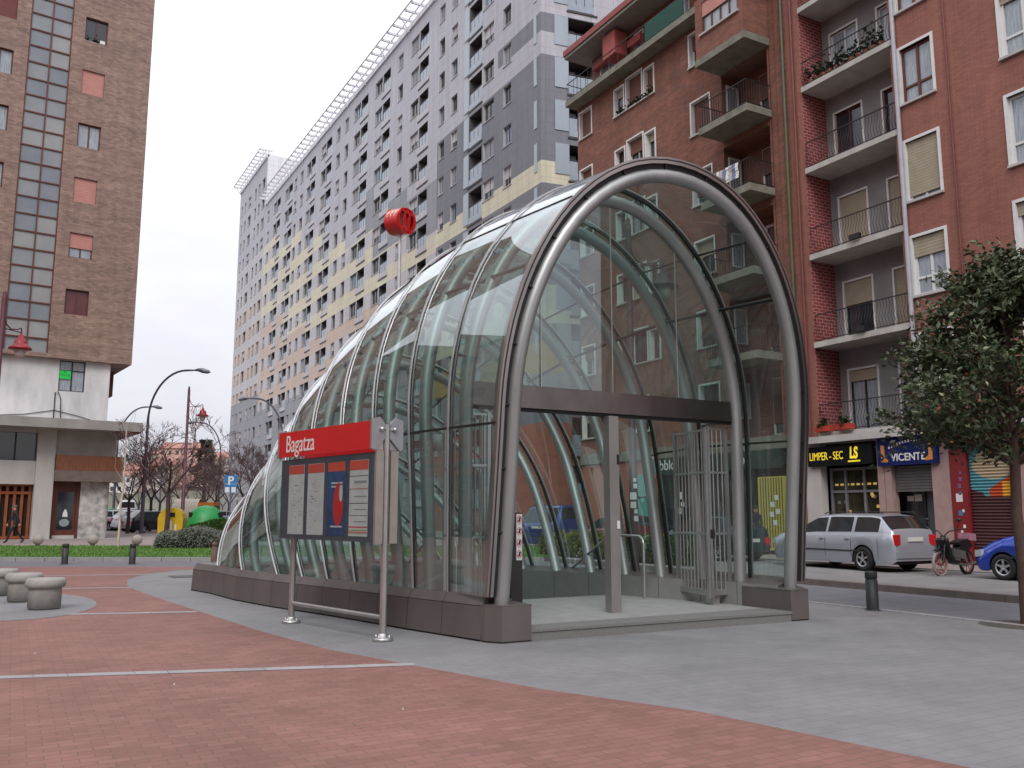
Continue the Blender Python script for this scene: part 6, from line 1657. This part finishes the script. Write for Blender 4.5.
# leafy evergreen on the right
def evergreen():
    base = G(1031, 626); r_ = random.Random(14)
    bx, by = base.x + .1, base.y + .1
    t_ = thing('evergreen_tree', (bx, by, 0), 'dark glossy evergreen street tree with pointed upper shoots', 'tree')
    mb = MB(); mb.tube([(bx, by, -.05), (bx + .01, by, .8), (bx - .02, by + .02, 1.6), (bx + .01, by, 2.4), (bx, by, 3.4), (bx + .03, by, 4.4)], [.10, .085, .075, .07, .05, .02], n=12)
    mb.build('trunk', mat('grey_brown_bark', rgb(84, 66, 58), rough=.95, var=.25, scale=14, bump=.5, bscale=30), t_)
    tips = []; mbb = MB()
    cen = Vector((bx, by, 3.45))
    for k in range(84):
        a = r_.uniform(0, 6.283); el = r_.uniform(-.42, 1.45)
        if k > 88: el = r_.uniform(1.0, 1.5)
        zt_ = 2.85 + 2.7 * r_.random() ** 1.15
        rad = 2.05 * min(1, .62 + (zt_ - 2.6) * .6) * max(.04, 1 - max(0, zt_ - 3.1) / 2.75) ** .85 * r_.uniform(.72, 1.06)
        z0 = max(2.3, min(4.3, zt_ - .35 - rad * .25)); tip = Vector((bx + math.cos(a) * rad, by + math.sin(a) * rad, zt_))
        s_ = Vector((bx, by, z0)); mid = s_.lerp(tip, .5) + Vector((0, 0, .22))
        mbb.tube([s_, mid, tip], [.032, .018, .006], n=5, cap=False)
        pts = [s_.lerp(mid, q) for q in (.35, .55, .75, 1)] + [mid.lerp(tip, q) for q in (.2, .35, .5, .65, .8, .9, 1)]
        tips += [(q, (tip - s_).normalized()) for q in pts]
        for b_ in range(5):
            q = mid.lerp(tip, r_.uniform(0, .9)); d_ = Vector((r_.gauss(0, 1), r_.gauss(0, 1), r_.gauss(.25, .8))).normalized() * r_.uniform(.25, .6)
            mbb.tube([q, q + d_], [.008, .003], n=4, cap=False); tips += [(q + d_ * x, d_.normalized()) for x in (.4, .7, 1.0)]
    for k in range(12):   # upright shoots
        a = r_.uniform(0, 6.283); rr_ = r_.uniform(.1, 1.3); b_ = Vector((bx + math.cos(a) * rr_, by + math.sin(a) * rr_, 4.95 - rr_ * 1.05)); tp = b_ + Vector((r_.uniform(-.1, .1), r_.uniform(-.1, .1), r_.uniform(.55, .95)))
        mbb.tube([b_, tp], [.01, .003], n=4, cap=False); tips += [(b_.lerp(tp, x), Vector((0, 0, 1))) for x in np.linspace(0, 1, 7)]
    br = mbb.build('limbs', MATS['grey_brown_bark'], t_, fix=False)
    lv = MB()
    for (q, d_) in tips:
        for k in range(r_.randint(6, 12)):
            c = q + Vector((r_.gauss(0, .085), r_.gauss(0, .085), r_.gauss(0, .085)))
            u = (d_ * .6 + Vector((r_.gauss(0, 1), r_.gauss(0, 1), r_.gauss(-.1, .8)))).normalized(); L_ = r_.uniform(.075, .14)
            w_ = u.cross(Vector((r_.gauss(0, 1), r_.gauss(0, 1), r_.gauss(0, 1)))).normalized() * L_ * .24; nrm_ = u.cross(w_).normalized() * L_ * .06
            mi = 0 if r_.random() < .965 else (1 if r_.random() < .4 else 2)
            lv.add([c, c + u * L_ * .5 + w_ + nrm_, c + u * L_, c + u * L_ * .5 - w_ + nrm_, c + u * L_ * .5], [(0, 1, 4), (1, 2, 4), (2, 3, 4), (3, 0, 4)], mi)
    lv.build('crown', [mat('glossy_leaf', rgb(66, 78, 48), rough=.45, var=.5, scale=4, spec=.5), mat('reddish_leaf', rgb(120, 74, 48), rough=.6, var=.3), mat('pale_leaf', rgb(140, 146, 110), rough=.5)], t_, fix=False)
    mb = MB(); mb.lathe([(0, .008), (.55, .008), (.6, .0)], (bx - .1, by, 0), n=26); tag(mb.build('tree_pit', mat('damp_soil', rgb(84, 78, 76), rough=1, var=.3, scale=9)), 'round patch of dark soil at the foot of the evergreen tree', 'tree pit')
    mb = MB(); mb.lathe([(0, .011), (.01, .011), (.01, .011)], (bx - .3, by, 0), n=4)
evergreen()

# bare winter trees
bark = mat('bare_bark', rgb(74, 60, 62), rough=.95, var=.2, scale=2); twig = mat('twig', rgb(104, 82, 82), rough=.95, var=.25, scale=1)
def bare_tree(seed, H_=7.5, spread=1.0, depth=6):
    r_ = random.Random(seed); t_ = thing('bare_tree', (0, 0, 0), 'bare winter street tree', 'tree', 'bare street trees')
    tk, cr_ = MB(), MB()
    tk.tube([(0, 0, -.1), (.03, 0, H_ * .16), (0, .03, H_ * .32)], [.15, .12, .10], n=8)
    def grow(p, d_, L_, rad, lv_):
        q = p + d_ * L_ * .5 + Vector((r_.gauss(0, .05), r_.gauss(0, .05), 0)) * L_; e = p + d_ * L_ + Vector((r_.gauss(0, .1), r_.gauss(0, .1), .04)) * L_
        mb = tk if lv_ < 2 else cr_
        mb.tube([p, q, e], [rad, rad * .8, rad * .6], n=5 if lv_ < 2 else 3, cap=False)
        if lv_ >= depth: return
        for k in range(r_.choice((2, 3, 3)) if lv_ < 4 else 3):
            nd = (d_ + Vector((r_.gauss(0, .55) * spread, r_.gauss(0, .55) * spread, r_.gauss(.12, .3)))).normalized()
            grow(q.lerp(e, r_.uniform(.3, 1)), nd, L_ * r_.uniform(.6, .85), max(.013, rad * .58), lv_ + 1)
    for k in range(4):
        a = 1.57 * k + r_.uniform(-.4, .4); grow(Vector((0, 0, H_ * r_.uniform(.28, .33))), Vector((math.cos(a) * .75 * spread, math.sin(a) * .75 * spread, 1)).normalized(), H_ * .24, .07, 1)
    tk.build('trunk', bark, t_, fix=False); cr_.build('crown', twig, t_, fix=False)
    return t_
T_ = [bare_tree(s_) for s_ in (1, 2, 3)]
tp = [(128, 57, 'nearest the corner of the brown tower'), (150, 62, 'left of the yellow recycling bank'), (167, 45, 'rising in front of the yellow recycling bank'), (159, 78, 'second row, above the dark parked car'), (180, 88, 'behind the plum lantern post'),
      (138, 92, 'far left row, behind the tall bent lamp'), (215, 76, 'behind the green bottle bank'), (205, 98, 'far row, over the orange lorry'), (228, 90, 'far row, behind the parking sign'), (244, 70, 'close to the tail of the shell and grey block'),
      (190, 120, 'small far one under the red hill roof'), (252, 100, 'in front of the grey slab block base'), (262, 84, 'partly behind the shell tail'), (170, 130, 'very far one down the street'), (118, 110, 'farthest one past the slab canopy'), (222, 130, 'very far one below the hill houses')]
for i, (u, d_, w_) in enumerate(tp):
    p = D(u, 520, d_); src = T_[i % 3]; sc = (1.05 + .2 * ((i * 7) % 5) / 5) * (.82 if d_ > 50 else .8)
    if i < 3: src.location = (p.x, p.y, gz(p.x, p.y)); src.scale = (sc,) * 3; src['label'] = 'bare winter street tree ' + w_
    else: copy_tree(src, loc=(p.x, p.y, gz(p.x, p.y)), rz=i * 1.3, scale=sc, label='bare winter street tree ' + w_)
# pale staked sapling on the lawn
p = D(118, 548, 37.2); q = D(127, 430, 37.2); z0 = gz(p.x, p.y)
sp = thing('sapling', (p.x, p.y, z0), 'thin pale bare sapling standing on the lawn', 'young tree')
mb = MB(); a = Vector((p.x, p.y, z0)); b = Vector((q.x, q.y, q.z)); r_ = random.Random(4)
pts = [a.lerp(b, k / 6) + Vector((r_.uniform(-.04, .04), r_.uniform(-.04, .04), 0)) for k in range(7)]
mb.tube(pts, [.05, .05, .045, .04, .035, .03, .02], n=6); mb.build('trunk', mat('pale_bark', rgb(206, 184, 172), rough=.8, var=.2, scale=3), sp, fix=False)
mb = MB()
for k in range(12):
    s_ = a.lerp(b, r_.uniform(.55, 1)); d_ = Vector((r_.gauss(0, .35), r_.gauss(0, .35), 1)).normalized() * r_.uniform(.8, 1.8); mb.tube([s_, s_ + d_ * .5 + Vector((r_.gauss(0, .08), r_.gauss(0, .08), 0)), s_ + d_], [.012, .008, .004], n=3, cap=False)
mb.build('crown', mat('pale_twig', rgb(160, 140, 136), rough=.9), sp, fix=False)
# dark conifer on the slope
p = D(206, 452, 210); cf = thing('conifer', (p.x, p.y, .9), 'dark conifer crown beside the red hill roof', 'tree'); r_ = random.Random(6)
mb = MB(); mb.tube([(p.x, p.y, .5), (p.x, p.y, p.z + 2)], [.5, .2], n=6); mb.build('trunk', bark, cf, fix=False)
mb = MB()
for k in range(2600):
    h_ = r_.random(); rad = (1 - h_ * .75) * 4.4 * (.8 + .3 * math.sin(h_ * 20)); a = r_.uniform(0, 6.28); rr_ = rad * r_.uniform(.4, 1)
    c = Vector((p.x + math.cos(a) * rr_, p.y + math.sin(a) * rr_, p.z - 9 + 12 * h_)); u = Vector((math.cos(a), math.sin(a), -.2)) * r_.uniform(.5, 1); w_ = Vector((-math.sin(a), math.cos(a), .3)) * .3
    mb.add([c, c + u * .5 + w_, c + u, c + u * .5 - w_], [(0, 1, 2, 3)])
mb.build('crown', mat('conifer_needles', rgb(54, 66, 44), rough=.9, var=.3, scale=.4), cf, fix=False)

# houses on the far slope
r_ = random.Random(44); wm_ = [mat('house_white', rgb(214, 208, 204), rough=.8), mat('house_pink', rgb(200, 160, 146), rough=.8), mat('house_buff', rgb(196, 184, 164), rough=.8)]; rm_ = mat('tile_red', rgb(164, 118, 106), rough=.8, var=.1); rg_ = mat('tile_grey', rgb(150, 142, 140), rough=.8)  # house walls and red tiles paled in place of distance haze
hs = [(128, 476, 14, 10, 0), (139, 470, 12, 9, 1), (152, 478, 16, 9, 0), (166, 466, 14, 9, 2), (187, 449, 26, 12, 1), (178, 474, 14, 8, 0), (197, 470, 15, 9, 0), (211, 460, 13, 8, 2), (219, 473, 12, 8, 0), (229, 458, 16, 9, 0), (160, 455, 10, 7, 2), (146, 462, 9, 7, 0), (236, 470, 14, 8, 2), (205, 482, 14, 8, 1), (122, 466, 10, 9, 1)]
names = ['white cottage', 'pink house', 'wide white house', 'buff house', 'long terrace', 'low white house', 'white gabled house', 'small buff house', 'little white house', 'broad white house', 'tiny buff house', 'tiny white house', 'buff house', 'pink low house', 'narrow pink house']
where = ['leftmost on the far slope', 'behind the tall bent lamp', 'left of the plum lantern post, low on the slope', 'left of the lantern post, halfway up', 'with a long red roof on the hill crest', 'below the long red roof', 'right below the lantern post arm', 'under the conifer', 'beside the slender lamp', 'near the grey block on the crest', 'left of the crest terrace', 'above the far street trees', 'beside the grey block', 'below the conifer among bare twigs', 'next to the brown tower edge']
for i, (u, v, w_, h_, c_) in enumerate(hs):
    d_ = 300 + i * 4; p = D(u, v, d_); hh = thing('hillside_house', (p.x, p.y, p.z - h_), names[i] + ' ' + where[i], 'house', 'houses on the far slope')
    X_ = Vector((FY, -FX, 0)); Y_ = Vector((FX, FY, 0)); c = Vector((p.x, p.y, 0)); zt = p.z; w_ *= .62; h_ *= .8
    mb = MB(); mb.obox(c + Vector((0, 0, zt - h_ * .5 - 2)), X_, Y_, (0, 0, 1), w_ / 2, 5, h_ * .5 + 2)
    wl = mb.build('wall', wm_[c_], hh)
    for k in range(int(w_ / 2.6)):
        for zf in (1.6, 4.4):
            mb = MB(); mb.obox(c + X_ * (-w_ / 2 + 1.4 + k * 2.6) - Y_ * 5.03 + Vector((0, 0, zt - zf)), X_, Y_, (0, 0, 1), .5, .03, .7); mb.build('window', glass_d, hh)
    mb = MB(); a0, a1 = -w_ / 2 - .5, w_ / 2 + .5
    P_ = lambda a, b, z: c + X_ * a + Y_ * b + Vector((0, 0, zt + z))
    mb.add([P_(a0, -5.6, -.1), P_(a1, -5.6, -.1), P_(a1, 0, 2.4), P_(a0, 0, 2.4), P_(a0, 5.6, -.1), P_(a1, 5.6, -.1)], [(0, 1, 2, 3), (3, 2, 5, 4), (0, 3, 4), (1, 5, 2)]); mb.build('roof', rm_ if i % 3 != 2 or i == 4 else rg_, hh)

# ================================================================== PEOPLE
def person(label, joints, radii, edges, colours, hair, loc, rz, h_name='person'):
    me = bpy.data.meshes.new('person'); me.from_pydata([Vector(j) for j in joints], edges, [])
    o = bpy.data.objects.new('person', me); COL.objects.link(o)
    sk = o.modifiers.new('skin', 'SKIN'); sl = me.skin_vertices[0].data
    for i, r in enumerate(radii): sl[i].radius = (r[0], r[1]) if isinstance(r, tuple) else (r, r)
    sl[0].use_root = True
    sb = o.modifiers.new('smooth', 'SUBSURF'); sb.levels = 2; sb.render_levels = 2
    dg = bpy.context.evaluated_depsgraph_get(); ev = o.evaluated_get(dg); m2 = bpy.data.meshes.new_from_object(ev)
    bpy.data.objects.remove(o); o = bpy.data.objects.new('person', m2); COL.objects.link(o)
    m2.materials.clear()
    for _, c_ in colours: m2.materials.append(c_)
    for f in m2.polygons:
        c = f.center; f.use_smooth = True
        for i, (test, _) in enumerate(colours):
            if test(c): f.material_index = i; break
    tag(o, label, 'person')
    mb = MB(); hd = Vector(joints[4]); r = .098
    prof = [(0, r * 1.12), (r * .5, r * 1.02), (r * .85, r * .72), (r * 1.02, r * .3), (r * 1.0, -.01)]
    mb.lathe(prof, hd + Vector((-.012, 0, .02)), n=16)
    hr_ = mb.build('hair', hair, None); hr_.parent = o
    for sy in (1, -1):
        b = MB(); b.lathe([(0, -.008), (.008, 0), (0, .008)], hd + Vector((.088, sy * .032, .0)), n=8); e = b.build('eye', black_m, None); e.parent = o
        b = MB(); b.lathe([(0, -.025), (.014, -.01), (.016, .012), (0, .022)], hd + Vector((0, sy * .082, -.005)), n=8); e = b.build('ear', skin_m, None); e.parent = o
    b = MB(); b.obox(hd + Vector((.098, 0, -.02)), (1, 0, -.3), (0, 1, 0), (0, 0, 1), .016, .011, .02); b.obox(hd + Vector((.088, 0, -.055)), (1, 0, 0), (0, 1, 0), (0, 0, 1), .006, .022, .004); e = b.build('nose', skin_m, None); e.parent = o
    o.location = loc; o.rotation_euler = (0, 0, rz)
    return o
skin_m = mat('skin', rgb(196, 150, 128), rough=.6, var=.05); coat_d = mat('navy_coat', rgb(38, 40, 52), rough=.85, var=.15); trou_d = mat('dark_trousers', rgb(34, 34, 40), rough=.9); shoe = mat('shoe', rgb(22, 20, 20), rough=.5); hair_g = mat('grey_hair', rgb(96, 90, 86), rough=.9)
def hand_chain(J, Rr, E, wrist, w, sgn):
    """palm and five curled fingers hanging from the wrist"""
    b = len(J); p = Vector(wrist)
    J.append(tuple(p + Vector((.012, 0, -.07)))); Rr.append((.03, .018)); E.append((w, b))
    for k in range(4):
        f0 = p + Vector((.03 - k * .02, 0, -.095)); L_ = (.065, .075, .07, .055)[k]; i0 = len(J)
        J += [tuple(f0), tuple(f0 + Vector((.0, -sgn * .008, -L_ * .5))), tuple(f0 + Vector((.002, -sgn * .024, -L_ * .9)))]; Rr += [.0095, .009, .0075]; E += [(b, i0), (i0, i0 + 1), (i0 + 1, i0 + 2)]
    i0 = len(J); J += [tuple(p + Vector((.04, -sgn * .006, -.05))), tuple(p + Vector((.058, -sgn * .014, -.09)))]; Rr += [.011, .009]; E += [(b, i0), (i0, i0 + 1)]
def walker(stride, lean=0.03, arm=.28):
    J = [(0, 0, .95), (.01, 0, 1.12), (.02 + lean, 0, 1.34), (.03 + lean, 0, 1.50), (.05 + lean, 0, 1.635), (.055 + lean, 0, 1.70)]
    Rr = [(.14, .105), (.135, .10), (.165, .105), (.055, .052), (.088, .078), (.07, .062)]; E = [(0, 1), (1, 2), (2, 3), (3, 4), (4, 5)]
    for sg in (1, -1):
        b = len(J); s = stride * sg
        J += [(0, sg * .09, .88), (s * .55 + .05, sg * .095, .49), (s * 1.0 - (.10 if s < 0 else -.02), sg * .10, .10 if s > 0 else .13), (s + .13 - (.10 if s < 0 else -.02), sg * .11, .045)]
        Rr += [(.085, .085), (.062, .062), (.045, .045), (.045, .035)]; E += [(0, b), (b, b + 1), (b + 1, b + 2), (b + 2, b + 3)]
        b = len(J); a = -s * arm / .3
        J += [(.02 + lean, sg * .19, 1.40), (.02 + a * .35, sg * .225, 1.13), (.07 + a * .8, sg * .21, .88)]; Rr += [(.058, .058), (.046, .046), (.032, .030)]; E += [(2, b), (b, b + 1), (b + 1, b + 2)]
        hand_chain(J, Rr, E, J[b + 2], b + 2, sg)
    return J, Rr, E
J, Rr, E = walker(.30)
cols_ = [(lambda c: c.z > 1.52, skin_m), (lambda c: c.z < .09, shoe), (lambda c: c.z > .78 and c.z < .90 and abs(c.y) > .16, skin_m), (lambda c: c.z < .80, trou_d), (lambda c: True, coat_d)]
p = D(14, 541, 41.0)
per = person('person in a dark coat and trousers walking past the timber gate', J, Rr, E, cols_, hair_g, (p.x, p.y, far_z(p.x, p.y)), math.atan2(-dT.y, -dT.x))
J, Rr, E = walker(.06, .01, .1)
person('person in a dark blue jacket standing by the yellow lit shop window', J, Rr, E, cols_, mat('dark_hair', rgb(40, 32, 28), rough=.9), (22.6, 22.9, .15), -1.9)

# scraps of litter on the paving
r_ = random.Random(77)
for i, (u, v, lab) in enumerate(((35, 655, 'tiny white paper scrap just above the pale paving band'), (174, 686, 'small white paper scrap below the pale paving band'), (403, 711, 'small crumpled paper scrap on the red pavers'), (355, 726, 'grey-white scrap lying low on the red pavers'), (577, 634, 'white scrap by the entrance step'), (26, 604, 'white scrap between the concrete stools'))):
    q = G(u, v); mb = MB(); s_ = .018
    mb.add([(q.x + s_ * r_.uniform(-1, 1), q.y + s_ * r_.uniform(-1, 1), .01 + .012 * r_.random()) for _ in range(5)] + [(q.x, q.y, .03)], [(0, 1, 5), (1, 2, 5), (2, 3, 5), (3, 4, 5), (4, 0, 5)])
    tag(mb.build('paper_scrap', white_p, fix=False), lab, 'litter', 'paper scraps on the paving')
# access cover near the tail of the shell
q = G(189, 576.5); mb = MB(); mb.box(q.x - .45, q.x + .45, q.y - .45, q.y + .45, -.005, .009); tag(mb.build('access_cover', steel_dark), 'square dark metal cover set in the grey paving', 'cover')
